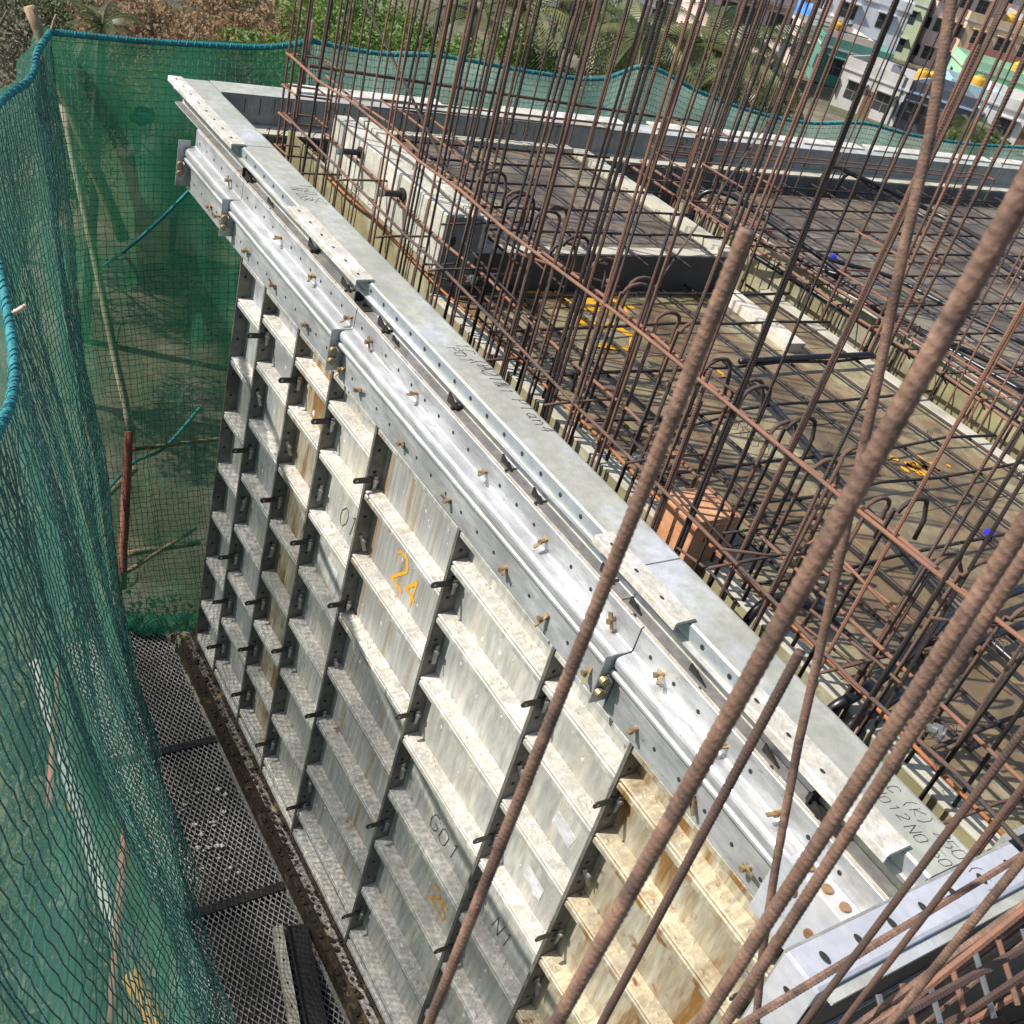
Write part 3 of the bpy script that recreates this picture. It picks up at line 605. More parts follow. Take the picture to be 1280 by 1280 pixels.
for q, (a, b) in enumerate(((0.58, 1.45), (1.85, 2.75), (3.0, 4.3), (4.35, 5.0), (5.1, 6.6), (6.7, 8.2))):
    mb = MB(); mb.prism([(-0.04, 0.006), (0.075, 0.006), (0.075, 0.016), (-0.036, 0.018), (-0.04, 0.014)], a, b, 'y')
    tag(mb.build('white_plate', M['residue']), 'white crusted plate strip lying on the far wall kicker', 'plate', 'white plates on the far wall kicker')

# ================================================================== decks and inner wall forms
DZ = -0.2
def deck(name, label, x0, x1, y0, y1, z, nx, ny, mt, th=0.06):
    D = thing(name, label, 'deck')
    for i in range(nx):
        for j in range(ny):
            a, b = x0+(x1-x0)*i/nx, x0+(x1-x0)*(i+1)/nx; c, d = y0+(y1-y0)*j/ny, y0+(y1-y0)*(j+1)/ny
            dz = random.uniform(-.002, .002)
            mb = MB(); mb.box(a+.0015, b-.0015, c+.0015, d-.0015, z-th, z+dz); mb.build('deck_panel', M[mt], D, bevel=.002)
    set_base(D, ((x0+x1)/2, (y0+y1)/2, z-th)); return D
DL = deck('slab_deck', 'low brown slab deck beside the long wall under the rebar mat', 1.885, 4.80, 0.525, 2.34, DZ, 5, 3, 'deck_low')
DH = deck('slab_deck', 'raised brown slab deck next to the cream block', 0.50, 1.875, 0.63, 2.02, -0.034, 2, 2, 'deck')
DB = deck('slab_deck', 'wide brown slab deck beyond the beam trough', 0.52, 6.2, 2.985, 9.2, DZ, 5, 5, 'deck')
mb = MB()
for q in range(5): pass
IW = thing('inner_wall_form', 'olive inner wall form with cream top strip facing the wall bars', 'formwork')
xe = [1.90, 2.5, 3.1, 3.7, 4.3, 4.80]
for q in range(5):
    mb = MB(); mb.box(xe[q]+.001, xe[q+1]-.001, 0.45, 0.456, -2.8, -0.206); mb.build('panel', M['olive'], IW)
    mb = MB(); mb.box(xe[q]+.001, xe[q+1]-.001, 0.448, 0.522, -0.2055, -0.196); mb.build('top_strip', M['cream_strip'], IW, bevel=.002)
mb = MB(); mb.box(.33, 1.898, 0.452, 0.458, -.45, -0.1); mb.build('panel', M['olive'], IW)
set_base(IW, (3, .45, -2.8))
# trough between decks
TR = thing('beam_form', 'olive beam side form along the trough between the two decks', 'formwork')
for q in range(8):
    a = 0.55+q*.7; mb = MB(); mb.box(a+.001, a+.699, 2.90, 2.906, -0.75, -0.203); mb.build('panel', M['olive'], TR)
    mb = MB(); mb.box(a+.001, a+.699, 2.898, 2.98, -0.2025, -0.194); mb.build('top_strip', M['cream_strip'], TR, bevel=.002)
mb = MB(); mb.box(1.885, 4.8, 2.342, 2.42, -0.2025, -0.192); mb.build('edge_strip', M['cream_strip'], TR, bevel=.002)
mb = MB(); mb.box(1.885, 4.8, 2.412, 2.418, -0.75, -0.203); mb.build('panel', M['olive'], TR)
mb = MB(); mb.box(.5, 5.2, 2.42, 2.9, -0.76, -0.75); mb.build('soffit', M['deck'], TR)
set_base(TR, (3, 2.6, -.76))
# raised deck rim
RM = thing('deck_rim', 'cream rim strip and dark riser around the raised deck', 'rim')
mb = MB(); mb.prism([(2.02, -0.034), (2.02, 0.0), (2.12, -0.004), (2.13, -0.2), (2.10, -0.6), (2.02, -0.6)], 0.55, 1.875); mb.build('rim_strip', M['cream_strip'], RM)
mb = MB(); mb.box(0.50, 0.56, 0.63, 2.02, -0.033, -0.004); mb.build('rim_strip', M['cream_strip'], RM)
mb = MB(); mb.box(1.876, 1.884, 0.63, 2.10, -0.3, -0.03); mb.build('riser', M['recess_shade'], RM)  # riser coloured near-black in place of the shade in the opening
mb = MB(); mb.box(1.80, 1.878, 0.63, 2.02, -0.032, -0.024); mb.build('rim_strip', M['cream_strip'], RM)
set_base(RM, (1.2, 1.4, -.6))
# cream block
CB = thing('opening_form', 'cream box form with slotted top standing between the wall bars and raised deck', 'formwork')
mb = MB(); mb.prism([(0.448, -0.10), (0.448, 0.135), (0.452, 0.14), (0.53, 0.14), (0.53, 0.10), (0.575, 0.10), (0.575, 0.14), (0.62, 0.14), (0.62, -0.10)], 0.80, 1.90); mb.build('body', M['cream'], CB, bevel=.003)
mb = MB(); mb.box(1.901, 1.905, 0.46, 0.62, -0.30, 0.13); mb.build('end_plate', M['grey_dark'], CB)
mb = MB(); mb.disk((1.9056, 0.50, 0.03), Vector((0, .012, 0)), Vector((0, 0, .022)), 12); mb.build('hole', M['hole'], CB)
for x in (1.0, 1.32, 1.62):
    mb = MB(); mb.box(x-.001, x+.001, 0.4472, 0.4478, -0.1, 0.137); mb.build('seam', M['stile'], CB)
mb = MB(); mb.box(1.0, 1.9, 0.62, 0.66, 0.0, 0.12); mb.build('back_rail', M['cream'], CB, bevel=.004)
set_base(CB, (1.35, .53, -.1))
for q, (px, py) in enumerate(((440, 190), (492, 242))):
    p = at(px, py, 1, 0.40); T = thing('wall_tie', 'black sleeved steel wall tie projecting from the cream box form', 'wall tie', 'wall ties on the cream form')
    mb = MB(); mb.cyl((p.x, 0.447, p.z), (p.x, 0.355, p.z), 0.013, 12); mb.build('sleeve', M['black'], T, smooth=False)
    mb = MB(); mb.cyl((p.x, 0.355, p.z), (p.x, 0.33, p.z), 0.015, 6); mb.build('nut', M['steel'], T)
    mb = MB(); mb.cyl((p.x, 0.442, p.z), (p.x, 0.434, p.z), 0.026, 14); mb.build('washer', M['black'], T)
    set_base(T, (p.x, .447, p.z))

# things lying on decks
OB = thing('void_block', 'orange clay-coloured hollow block wedged behind the wall bars', 'block')
mb = MB(); mb.box(3.52, 3.68, 0.372, 0.55, -0.29, -0.035); mb.build('body', M['clay'], OB, bevel=.006)
mb = MB(); mb.box(3.516, 3.684, 0.368, 0.554, -0.062, -0.05); mb.build('rim', M['clay'], OB, bevel=.003)
set_base(OB, (3.6, .46, -.29))
mb = MB(); p = at(950, 400, 2, -.18); ax = (at(985, 425, 2, -.18)-at(925, 378, 2, -.18)).normalized(); ay = Vector((-ax.y, ax.x, 0))
mb.obox(p, ax, ay, Vector((0, 0, 1)), 0.27, 0.05, 0.025)
tag(mb.build('timber_batten', M['batten'], bevel=.003), 'pale timber batten lying across the low deck by the trough', 'batten')
for q, (px, py, z) in enumerate(((1041, 322, -.18), (1236, 668, -.18))):
    p = at(px, py, 2, z); mb = MB(); mb.cyl(p+Vector((0, 0, -.016)), p+Vector((0, 0, .012)), 0.021, 12, 0.019); mb.cyl(p+Vector((0, 0, .012)), p+Vector((0, 0, .016)), 0.012, 12)
    tag(mb.build('blue_cap', M['blue']), ('small blue plastic cap on the deck by the trough conduits', 'blue plastic cap on the low deck under the bars')[q], 'cap')
p = at(1082, 580, 2, -.17); mb = MB(); mb.box(p.x-.03, p.x+.03, p.y-.025, p.y+.025, -.199, -.15)
tag(mb.build('clay_lump', M['clay'], bevel=.008), 'small orange lump lying on the low deck between bars', 'block')
# yellow painted marks on the deck
def blotch(px, py, rx, ry, z, n=14):
    mb = MB(); c = at(px, py, 2, z); b = len(mb.v)
    for k in range(n):
        a = 2*math.pi*k/n; s = random.uniform(.7, 1.15); mb.v.append((c.x+rx*s*math.cos(a), c.y+ry*s*math.sin(a), z))
    mb.f.append(tuple(range(n))); return mb
b = DL.location
def dchild(o): o.matrix_parent_inverse = Matrix.Translation(-DL.location)
o = writing('A4', at(655, 383, 2, DZ+.0035), (0.25, 1, 0), (-1, 0.25, 0), 0.34, 'yellow_paint', DL, 0.04, 'painted_mark'); dchild(o)
o = writing('5', at(745, 430, 2, DZ+.0035), (0.25, 1, 0), (-1, 0.25, 0), 0.3, 'yellow_paint', DL, 0.04, 'painted_mark'); dchild(o)
for px, py, rx, ry in [(1155+random.gauss(0, 15), 583+random.gauss(0, 5), random.uniform(.008, .03), random.uniform(.006, .016)) for _ in range(26)] + [(1118, 573, .02, .015), (900, 465, .03, .01), (905, 470, .012, .01)]:
    o = blotch(px, py, rx, ry, DZ+.0038, 22).build('paint_stain', M['orange_paint'], DL); dchild(o)

# ================================================================== near end wall (punched end channel)
EC = thing('end_channel', 'punched pale lavender end channel closing the near corner of the wall', 'channel')
mb = MB(); mb.prism([(4.868, -0.006), (4.868, 0.0), (4.945, 0.0), (4.952, -0.004), (4.952, -0.05), (4.946, -0.05), (4.946, -0.006)], -0.42, 0.27, 'y'); mb.build('top_flange', M['alu_pale'], EC, bevel=.001)
mb = MB(); mb.box(4.953, 4.975, -0.40, 0.30, -0.022, -0.014); mb.build('ledge_strip', M['kick_top'], EC)
mb = MB(); mb.prism([(4.87, 0.0), (4.945, 0.0), (4.945, -.004), (4.87, -.004)], 0, 1, 'y') if False else None
mb = MB(); mb.box(4.868, 4.952, -0.426, -0.4205, -1.2, -0.004); mb.build('end_flange', M['alu_pale'], EC)
mb = MB(); mb.box(4.862, 4.8675, -0.42, 0.27, -0.5, -0.001); mb.build('web', M['grey_face'], EC)
for q in range(7):
    mb = MB(); y = -0.36+q*0.095; mb.disk((4.906, y, 0.0012), Vector((.014, 0, 0)), Vector((0, .008, 0)), 14)
    mb.build('slot_hole', M['hole'], EC)
for q in range(5):
    mb = MB(); mb.disk((4.91, -0.4268, -0.06-q*.12), Vector((.012, 0, 0)), Vector((0, 0, .008)), 12); mb.build('slot_hole', M['hole'], EC)
mb = MB(); mb.box(4.954, 4.965, -0.40, 3.0, -1.6, -0.024); mb.build('outer_skin', M['recess_shade'], EC)  # shade of this outer side put into the near-black colour
mb = MB(); mb.box(4.966, 4.972, -0.40, 3.0, -0.135, -0.13); mb.build('seam', M['alu'], EC)
mb = MB(); mb.box(4.845, 4.861, 0.27, 3.0, -1.2, -0.001); mb.build('inner_skin', M['grey_face'], EC)
set_base(EC, (4.91, 0.5, -1.6))

# ================================================================== reinforcement
def rib_mesh(name, L, d, mt, n=8, pitch=None, deep=0.07, seg=2):
    """ribbed bar along +z, base at 0"""
    pitch = pitch or d*0.62; k = max(4, int(L/pitch*seg)); mb = MB()
    for i in range(k+1):
        z = L*i/k
        for j in range(n):
            a = 2*math.pi*j/n
            ph = (z/pitch + j/n*1.0) % 1.0
            r = d/2*(1+ (deep if ph < 0.36 else -deep*.5)) * (0.96 if j % (n//2) == 0 else 1)
            mb.v.append((r*math.cos(a), r*math.sin(a), z))
    for i in range(k):
        for j in range(n):
            j2 = (j+1) % n; mb.f.append((i*n+j, i*n+j2, (i+1)*n+j2, (i+1)*n+j))
    mb.f.append(tuple(range(n))[::-1]); mb.f.append(tuple(k*n+j for j in range(n)))
    return mb.mesh(name, mt)
BARS = {}
def bar_me(L, d, mt):
    key = (L, d, mt)
    if key not in BARS:
        BARS[key] = rib_mesh('bar', L, d, M[mt], 8 if d > .014 else 6)
    return BARS[key]
def bar(name, a, b, d, mt, parent, L0=None):
    a = Vector(a); b = Vector(b); L = (b-a).length
    q = round(L*4)/4 or .25
    o = link(name, bar_me(q, d, mt), parent)
    rot = (b-a).to_track_quat('Z', 'Y') @ Matrix.Rotation(random.uniform(0, 6.28), 4, 'Z').to_quaternion()
    o.matrix_world = Matrix.LocRotScale(a, rot, Vector((1, 1, L/q)))
    return o
def fix(o, root):            # keep world placement under a root that is moved later
    return o
def tie(parent, p, s=0.012):
    mb = MB(); pts = []
    for k in range(10):
        a = k*1.3; pts.append(Vector(p)+Vector((math.cos(a)*s, math.sin(a)*s, math.sin(a*.7+1)*s)))
    mb.tube(pts, 0.0011, 4, False); return mb.build('tie_wire', M['wire'], parent)

# long wall cage: two layers of verticals, horizontals, hairpins
CG = thing('wall_cage', 'tall rusty reinforcement cage standing in the long wall cavity', 'rebar cage')
xsv = []
x = 0.86
while x < 4.82:
    xsv.append(x); x += random.uniform(.17, .22) if x < 2 else random.uniform(.14, .18)
for layer, y in ((0, 0.30), (1, 0.415)):
    for x in xsv:
        if layer == 1 and random.random() < .12: continue
        xx = x + random.uniform(-.03, .03) + .05*layer; yy = y + random.uniform(-.012, .012)
        if 3.45 < xx < 3.72 and layer == 1: yy = 0.34
        h = random.uniform(1.35, 1.9)
        if random.random() < .08: h = random.uniform(.35, .7)
        lx, ly = random.gauss(0.0, .028), random.gauss(0.0, .03)
        d = random.choice((.010, .010, .0105, .012, .009))
        m_ = random.choice(('rebar', 'rebar', 'rebar', 'rebar_red', 'rebar_dark'))
        bar('vertical_bar', (xx, yy, -0.95), (xx+lx, yy+ly, -0.95+.95+h), d, m_, CG)
        if random.random() < .35:      # lapped partner bar
            bar('vertical_bar', (xx+.014, yy+.006, -0.9), (xx+.014+lx*1.1+random.gauss(0, .015), yy+.006+ly, h-.1), d, m_, CG)
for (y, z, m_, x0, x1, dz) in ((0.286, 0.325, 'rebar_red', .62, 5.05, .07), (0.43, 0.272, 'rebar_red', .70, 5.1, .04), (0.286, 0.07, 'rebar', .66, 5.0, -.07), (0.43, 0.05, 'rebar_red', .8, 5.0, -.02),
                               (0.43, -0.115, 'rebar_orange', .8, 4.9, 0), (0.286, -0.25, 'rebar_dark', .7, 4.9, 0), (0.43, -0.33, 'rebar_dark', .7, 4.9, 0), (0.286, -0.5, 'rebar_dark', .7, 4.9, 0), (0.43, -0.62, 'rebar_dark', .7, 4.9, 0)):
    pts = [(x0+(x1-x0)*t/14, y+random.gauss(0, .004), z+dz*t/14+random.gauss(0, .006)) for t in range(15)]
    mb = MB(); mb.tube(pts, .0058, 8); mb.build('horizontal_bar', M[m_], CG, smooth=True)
for x in (2.13, 2.36, 2.48, 2.66, 2.84, 3.04, 3.28, 3.62, 3.78, 3.97, 4.17, 4.4, 4.62):     # hairpins
    zt = .40+random.uniform(-.01, .03); w = .105; y0 = 0.385+random.uniform(-.02, .03); dx = random.uniform(-.02, .02)
    pts = [(x, y0, -.45), (x+.02, y0, zt-.03)]
    for k in range(7):
        a = math.pi*k/6; pts.append((x+.025+dx*.5, y0+w/2-w/2*math.cos(a)*(1), zt-.03+.032*math.sin(a)))
    pts += [(x+.03+dx, y0+w, zt-.06), (x+.03+dx, y0+w+.004, -.3 if random.random() < .6 else zt-.12)]
    mb = MB(); mb.tube(pts, .006, 8); mb.build('hairpin', M['rebar' if random.random() < .7 else 'rebar_dark'], CG, smooth=True)
for x in (2.2, 2.42, 2.58, 2.75, 2.95, 3.15, 3.38, 3.5, 3.7, 3.88, 4.08, 4.3, 4.52):     # second row of hairpins, inner side
    zt = .34+random.uniform(-.05, .06); w = .10; y0 = 0.46+random.uniform(-.02, .04); dx = random.uniform(-.03, .03)
    pts = [(x, y0, -.18), (x+.01, y0, zt-.03)] + [(x+.012+dx*.5, y0+w/2-w/2*math.cos(math.pi*k/6), zt-.03+.034*math.sin(math.pi*k/6)) for k in range(7)] + [(x+.02+dx, y0+w, zt-.05), (x+.03+dx, y0+w+.005, -.15 if random.random() < .5 else zt-.13)]
    mb = MB(); mb.tube(pts, .0062, 8); mb.build('hairpin', M['rebar'], CG, smooth=True)
for k in range(26):       # loose tangled short bars of the cage
    x = random.uniform(1.9, 4.6); y = random.uniform(.3, .62); z = random.uniform(-.12, .3); l = random.uniform(.2, .6); a_ = random.choice((0, 1.4, 1.6, .1)) + random.gauss(0, .12)
    mb = MB(); mb.tube([(x-l*.5*math.cos(a_), y-l*.35*math.sin(a_), z-random.uniform(-.03, .03)), (x, y, z), (x+l*.5*math.cos(a_), y+l*.35*math.sin(a_), z+random.uniform(-.03, .03))], .0045, 6); mb.build('spacer_bar', M[random.choice(('rebar', 'rebar_dark', 'rebar_red'))], CG, smooth=True)
for x in frange(.95, 4.8, .42):        # cross ties of the cage
    z = random.choice((.0, .06, -.08)); mb = MB(); mb.tube([(x, .22, z-.01), (x+.01, .27, z), (x+.02, .44, z+.008), (x+.03, .5, z+.01)], .005, 6); mb.build('cross_tie', M['rebar'], CG, smooth=True)
for q in range(60):
    x = random.uniform(.9, 4.7); y, z = random.choice(((.286, .34), (.43, .28), (.286, .05), (.43, .04))); tie(CG, (x, y, z))
set_base(CG, (2.8, .36, -.95))
# rectangular column links at the far end
CL = thing('corner_cage', 'slim corner column cage of vertical bars with rectangular links at the far end', 'rebar cage')
for (dx, dy) in ((0, 0), (.14, 0), (0, .16), (.14, .16), (.07, 0), (.0, .08)):
    bar('vertical_bar', (.50+dx, .33+dy, -.9), (.50+dx+random.gauss(0, .02), .33+dy+random.gauss(0, .02), 1.2), .012, 'rebar', CL)
for z in (-.12, .03, .16, .30):
    mb = MB(); mb.tube([(.49, .32, z), (.65, .32, z+.005), (.65, .50, z), (.49, .50, z-.005), (.49, .32, z), (.53, .36, z+.01)], .005, 6); mb.build('link', M['rebar_red'], CL)
set_base(CL, (.57, .4, -.9))
# spacers
for q, (px, py, y) in enumerate(((590, 350, .43), (605, 385, .43), (795, 575, .43), (828, 600, .43), (1170, 915, .30), (1215, 925, .43), (760, 355, .9))):
    p = at(px, py, 1, y); mb = MB()
    for k in range(7):
        a = k*.9; mb.obox(p+Vector((.008*math.cos(a), .006*math.sin(a*1.7), .012*math.sin(a))), Vector((1, .5*math.sin(a), .3)).normalized(), Vector((-.5*math.sin(a), 1, 0)).normalized(), Vector((-.3, 0, 1)).normalized(), .012, .007, .006)
    tag(mb.build('cover_spacer', M['steel' if q % 2 == 0 else 'black']), 'lumpy plastic cover spacer clipped on a wall bar', 'spacer', 'cover spacers on the wall bars')

# deck mats
def mat_bars(label, x0, x1, y0, y1, z, sx, sy, d=.010, skip=0.05, over=.08):
    T = thing('rebar_mat', label, 'rebar mat')
    for y in frange(y0+.05, y1, sy):
        if random.random() < skip: continue
        y2 = y+random.gauss(0, .012)
        mb = MB(); n = 6
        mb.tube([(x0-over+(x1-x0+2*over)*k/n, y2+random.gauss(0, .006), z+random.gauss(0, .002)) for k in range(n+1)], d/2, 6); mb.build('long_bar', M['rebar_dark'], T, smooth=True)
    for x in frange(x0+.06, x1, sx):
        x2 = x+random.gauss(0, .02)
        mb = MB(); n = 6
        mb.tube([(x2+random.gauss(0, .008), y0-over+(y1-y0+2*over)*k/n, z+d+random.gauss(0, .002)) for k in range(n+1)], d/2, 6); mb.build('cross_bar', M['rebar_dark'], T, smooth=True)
    for k in range(45): tie(T, (random.choice(frange(x0+.06, x1, sx)), random.choice(frange(y0+.05, y1, sy)), z+d), .014)
    set_base(T, ((x0+x1)/2, (y0+y1)/2, z)); return T
mat_bars('dark rebar mat laid on the low deck', 1.95, 4.75, 0.60, 2.35, DZ+.028, .31, .20, .0135)
mat_bars('dark rebar mat laid on the raised deck', 0.55, 1.95, 0.68, 2.1, -.006, .28, .24, .012)
mat_bars('wide dark rebar mat on the deck beyond the trough', 0.45, 5.5, 3.0, 9.0, DZ+.03, .33, .30, .0135)

# beam cage in the trough
BC = thing('beam_cage', 'rusty beam reinforcement cage lying along the trough between decks', 'rebar cage')
for (y, z) in ((2.52, -.10), (2.66, -.09), (2.82, -.11), (2.5, -.5), (2.66, -.5), (2.82, -.5)):
    pts = [(.4+4.8*k/10, y+random.gauss(0, .008), z+random.gauss(0, .006)) for k in range(11)]
    mb = MB(); mb.tube(pts, .008, 8); mb.build('long_bar', M['rebar_red' if z > -.3 and y < 2.7 else 'rebar'], BC, smooth=True)
for x in frange(.5, 5.1, .22):
    mb = MB(); mb.tube([(x, 2.49, -.09), (x+.01, 2.85, -.09), (x+.015, 2.85, -.51), (x+.005, 2.49, -.51), (x, 2.49, -.09), (x+.02, 2.53, -.13)], .005, 6); mb.build('stirrup', M['rebar_dark' if random.random() < .6 else 'rebar_red'], BC)
set_base(BC, (2.8, 2.66, -.51))
# columns standing in the trough and at the raised deck: thick bars
def column(label, cx, cy, nx, ny, sx, sy, d, h, m_, z0=-.5, lean=.03, links=(.05, .25)):
    T = thing('column_cage', label, 'rebar cage')
    for i in range(nx):
        for j in range(ny):
            if 0 < i < nx-1 and 0 < j < ny-1: continue
            x, y = cx+(i-(nx-1)/2)*sx+random.gauss(0, .006), cy+(j-(ny-1)/2)*sy+random.gauss(0, .006)
            bar('vertical_bar', (x, y, z0), (x+random.gauss(0, lean), y+random.gauss(0, lean), h+random.uniform(-.15, .2)), d, random.choice(m_), T)
    hx, hy = (nx-1)/2*sx+d, (ny-1)/2*sy+d
    for z in links:
        mb = MB(); mb.tube([(cx-hx, cy-hy, z), (cx+hx, cy-hy, z+.004), (cx+hx, cy+hy, z), (cx-hx, cy+hy, z-.004), (cx-hx, cy-hy, z), (cx-hx+.04, cy-hy+.05, z)], .005, 6); mb.build('link', M['rebar_red'], T)
    set_base(T, (cx, cy, z0)); return T
R1 = ('rebar', 'rebar', 'rebar_dark'); R2 = ('rebar', 'rebar_red')
column('thick-barred column cage standing at the raised deck corner', 1.55, 2.30, 3, 3, .15, .12, .016, 2.0, R1)
column('tall column cage in the trough at its far end', .80, 2.65, 3, 3, .13, .12, .013, 1.9, R1)
column('slim wall cage beside the raised deck by the cream block', 1.35, .72, 4, 2, .22, .1, .012, 1.7, R1, -.2)
column('column cage with ribbed thick bars in the middle of the trough', 2.35, 2.62, 3, 2, .16, .22, .016, 2.0, R2)
column('row of tall starter bars on the trough edge nearest the long wall', 3.2, 2.62, 5, 2, .2, .22, .0105, 2.0, R2, links=(.0,))
column('starter bars of the far cross wall beside the far kicker', .42, 1.6, 2, 7, .09, .23, .010, 1.4, R1, -.6, links=(.10,))
column('starter bars of the far cross wall near the right end', .42, 4.4, 2, 9, .09, .42, .010, 1.5, R1, -.6, .05, (.0,))
column('tall starter bar pair rows on the wide deck', 2.0, 4.3, 2, 4, .3, .4, .010, 2.2, R2, -.2, .04, ())
column('wide deck starter bars towards the far right', 1.3, 6.3, 2, 4, .3, .5, .010, 2.2, R1, -.2, .04, ())
column('starter bars on the wide deck nearest the trough', 3.1, 3.5, 3, 2, .3, .3, .010, 2.2, R2, -.2, .04, ())

# long diagonal brace bars
def loose(name, label, a, b, d, m_, cat='rebar', group=None):
    o = bar(name, a, b, d, m_, None); return tag(o, label, cat, group)
loose('brace_bar', 'slender diagonal bar leaning across the far corner of the wall cage', at(455, 0, 1, .30), at(560, 215, 1, .40), .012, 'rebar_dark')
loose('brace_bar', 'long horizontal bar tied across the verticals before the far net', at(386, 82, 1, .30), at(850, 150, 0, .45), .016, 'rebar')
loose('brace_bar', 'thin pale bar leaning diagonally through the trough columns', at(815, 365, 2, -.15), at(975, 130, 1, 2.5), .010, 'rebar')

# conduits
def conduit(label, pts, r=.0125):
    P = []
    pts = [Vector(p) for p in pts]
    for i in range(len(pts)-1):
        p0, p1, p2, p3 = pts[max(i-1, 0)], pts[i], pts[i+1], pts[min(i+2, len(pts)-1)]
        for k in range(8):
            t = k/8; P.append(.5*((2*p1)+(p2-p0)*t+(2*p0-5*p1+4*p2-p3)*t*t+(3*p1-p0-3*p2+p3)*t**3))
    P.append(pts[-1]); mb = MB(); mb.tube(P, r, 10)
    tag(mb.build('conduit', M['conduit'], smooth=True), label, 'conduit', 'black conduits on the decks')
cz = DZ+.06
G = lambda px, py, z=cz: at(px, py, 2, z)
conduit('black conduit running down the middle of the low deck', [G(905, 450), G(960, 500), G(1040, 590), G(1100, 655), G(1190, 755), G(1270, 830)])
conduit('black conduit crossing the low deck towards the trough', [G(925, 452), G(1000, 447), G(1090, 443)])
conduit('black conduit looping out of the wall cavity by the orange block', [(3.98, .36, -.6), (3.96, .38, -.2), (3.97, .47, -.10), (4.02, .62, -.13), G(1000, 700)], .014)
conduit('thick black conduit bent out of the cavity over the deck edge', [(4.30, .36, -.7), (4.30, .38, -.25), (4.31, .46, -.15), (4.28, .62, -.14), (4.2, .9, cz), G(1190, 770), G(1280, 735)], .016)
conduit('second black conduit bent over the deck edge beside the thick one', [(4.36, .36, -.7), (4.36, .39, -.25), (4.37, .48, -.16), (4.34, .64, -.15), (4.28, .9, cz), G(1280, 780)], .013)
conduit('arched black conduit at the far end of the trough', [(1.15, 2.55, -.4), (1.1, 2.52, -.05), (1.2, 2.62, .03), (1.45, 2.75, -.02), (1.9, 2.9, -.1), G(1000, 330), G(1090, 385), G(1280, 470)], .014)
conduit('black conduit beside the arched one along the trough', [G(850, 245), G(930, 292), G(1040, 345), G(1150, 415), G(1280, 490)], .013)
conduit('black conduit along the olive beam side', [G(940, 318), G(1040, 380), G(1150, 450), G(1280, 535)], .014)
conduit('black conduit rising at the far wall on the wide deck', [(.36, 4.3, -.6), (.36, 4.35, -.08), (.5, 4.5, -.05), G(1160, 262), G(1220, 295), G(1280, 335)], .015)
conduit('second black conduit rising at the far wall', [(.36, 4.5, -.6), (.36, 4.55, -.1), (.55, 4.65, -.1), G(1150, 268), G(1210, 305), G(1280, 350)], .013)
conduit('black conduit curving on the wide deck beside the blue cap', [G(985, 300), G(1040, 325), G(1110, 345), G(1180, 380), G(1280, 430)], .012)

# bars lying beyond the near end channel
for q in range(24):
    z = -.12-.025*q; x = 5.00+.03*(q % 5)
    a = at(1050+10*q+random.uniform(-25, 25), 1300, 0, x); b = at(1300, 1110+11*q+random.uniform(-30, 30), 0, x+random.uniform(-.06, .08))
    mm = random.choice(('rebar_fg', 'rebar_red', 'rebar_fgd', 'rebar'))
    loose('edge_beam_bar', 'rusty bar lying in the dark edge beam beyond the end channel', a+(a-b)*.3, b+(b-a)*.5, random.choice((.009, .012, .014)), mm, 'rebar', 'edge beam bars beyond the end channel')
for q in range(7):
    a = at(1110+30*q, 1290-15*q, 0, 5.06); mb = MB(); mb.cyl(a+Vector((-.05, .01, .03)), a+Vector((.05, -.01, -.03)), .006, 8)
    tag(mb.build('stirrup_end', M['rebar_red' if q % 2 else 'steel']), 'short stub end among the edge beam bars', 'stub', 'stub ends among the edge beam bars')

# foreground starter bars close to the lens
def fg(label, pt, pb, t, d, m_, ext=(0, .6), bend=None):
    B = atd(pb[0], pb[1], t); r = ray(*pt)
    # point on the top ray with the least horizontal offset from B
    rx, ry = r.x, r.y; bx, by = B.x-CAMP.x, B.y-CAMP.y
    k = (rx*bx+ry*by)/(rx*rx+ry*ry); T = CAMP + r*k
    dr = (T-B).normalized(); a = B-dr*ext[1]; b_ = T+dr*ext[0]; L = (b_-a).length
    me = rib_mesh('starter_bar', L, d*.60, M[m_], 18, d*.36, .042, 7)
    me.polygons.foreach_set('use_smooth', [True]*len(me.polygons))
    o = link('starter_bar', me)
    o.matrix_world = Matrix.LocRotScale(a, dr.to_track_quat('Z', 'Y'), Vector((1, 1, 1)))
    return tag(o, label, 'rebar', 'starter bars standing before the near corner')
fg('rusty starter bar with a sawn blunt tip pointing at the trough', (934, 288), (540, 1270), 1.02, .0165, 'rebar_fg', (0, .9))
fg('long thick brown starter bar crossing the whole low deck view', (1276, 245), (705, 1262), .80, .0185, 'rebar_fg', (.5, .8))
fg('dark short starter bar with a rounded tip over the kicker ledge', (1000, 815), (757, 1270), 1.25, .016, 'rebar_fgd', (0, .9))
fg('thick ribbed starter bar, the left of a touching pair', (1272, 668), (888, 1262), .92, .019, 'rebar_fg', (.5, .7))
fg('ribbed starter bar, the right of a touching pair', (1279, 700), (918, 1262), .99, .017, 'rebar_fg', (.5, .7))
fg('dark starter bar over the N0 50 writing', (1278, 915), (1012, 1270), 1.35, .0145, 'rebar_fgd', (.9, .7))
fg('slim dark starter bar beside the end channel holes', (1278, 985), (1060, 1270), 1.4, .0135, 'rebar', (.9, .7))
fg('brown starter bar standing just outside the end channel', (1278, 1075), (1120, 1270), 1.25, .016, 'rebar_fg', (.9, .7))
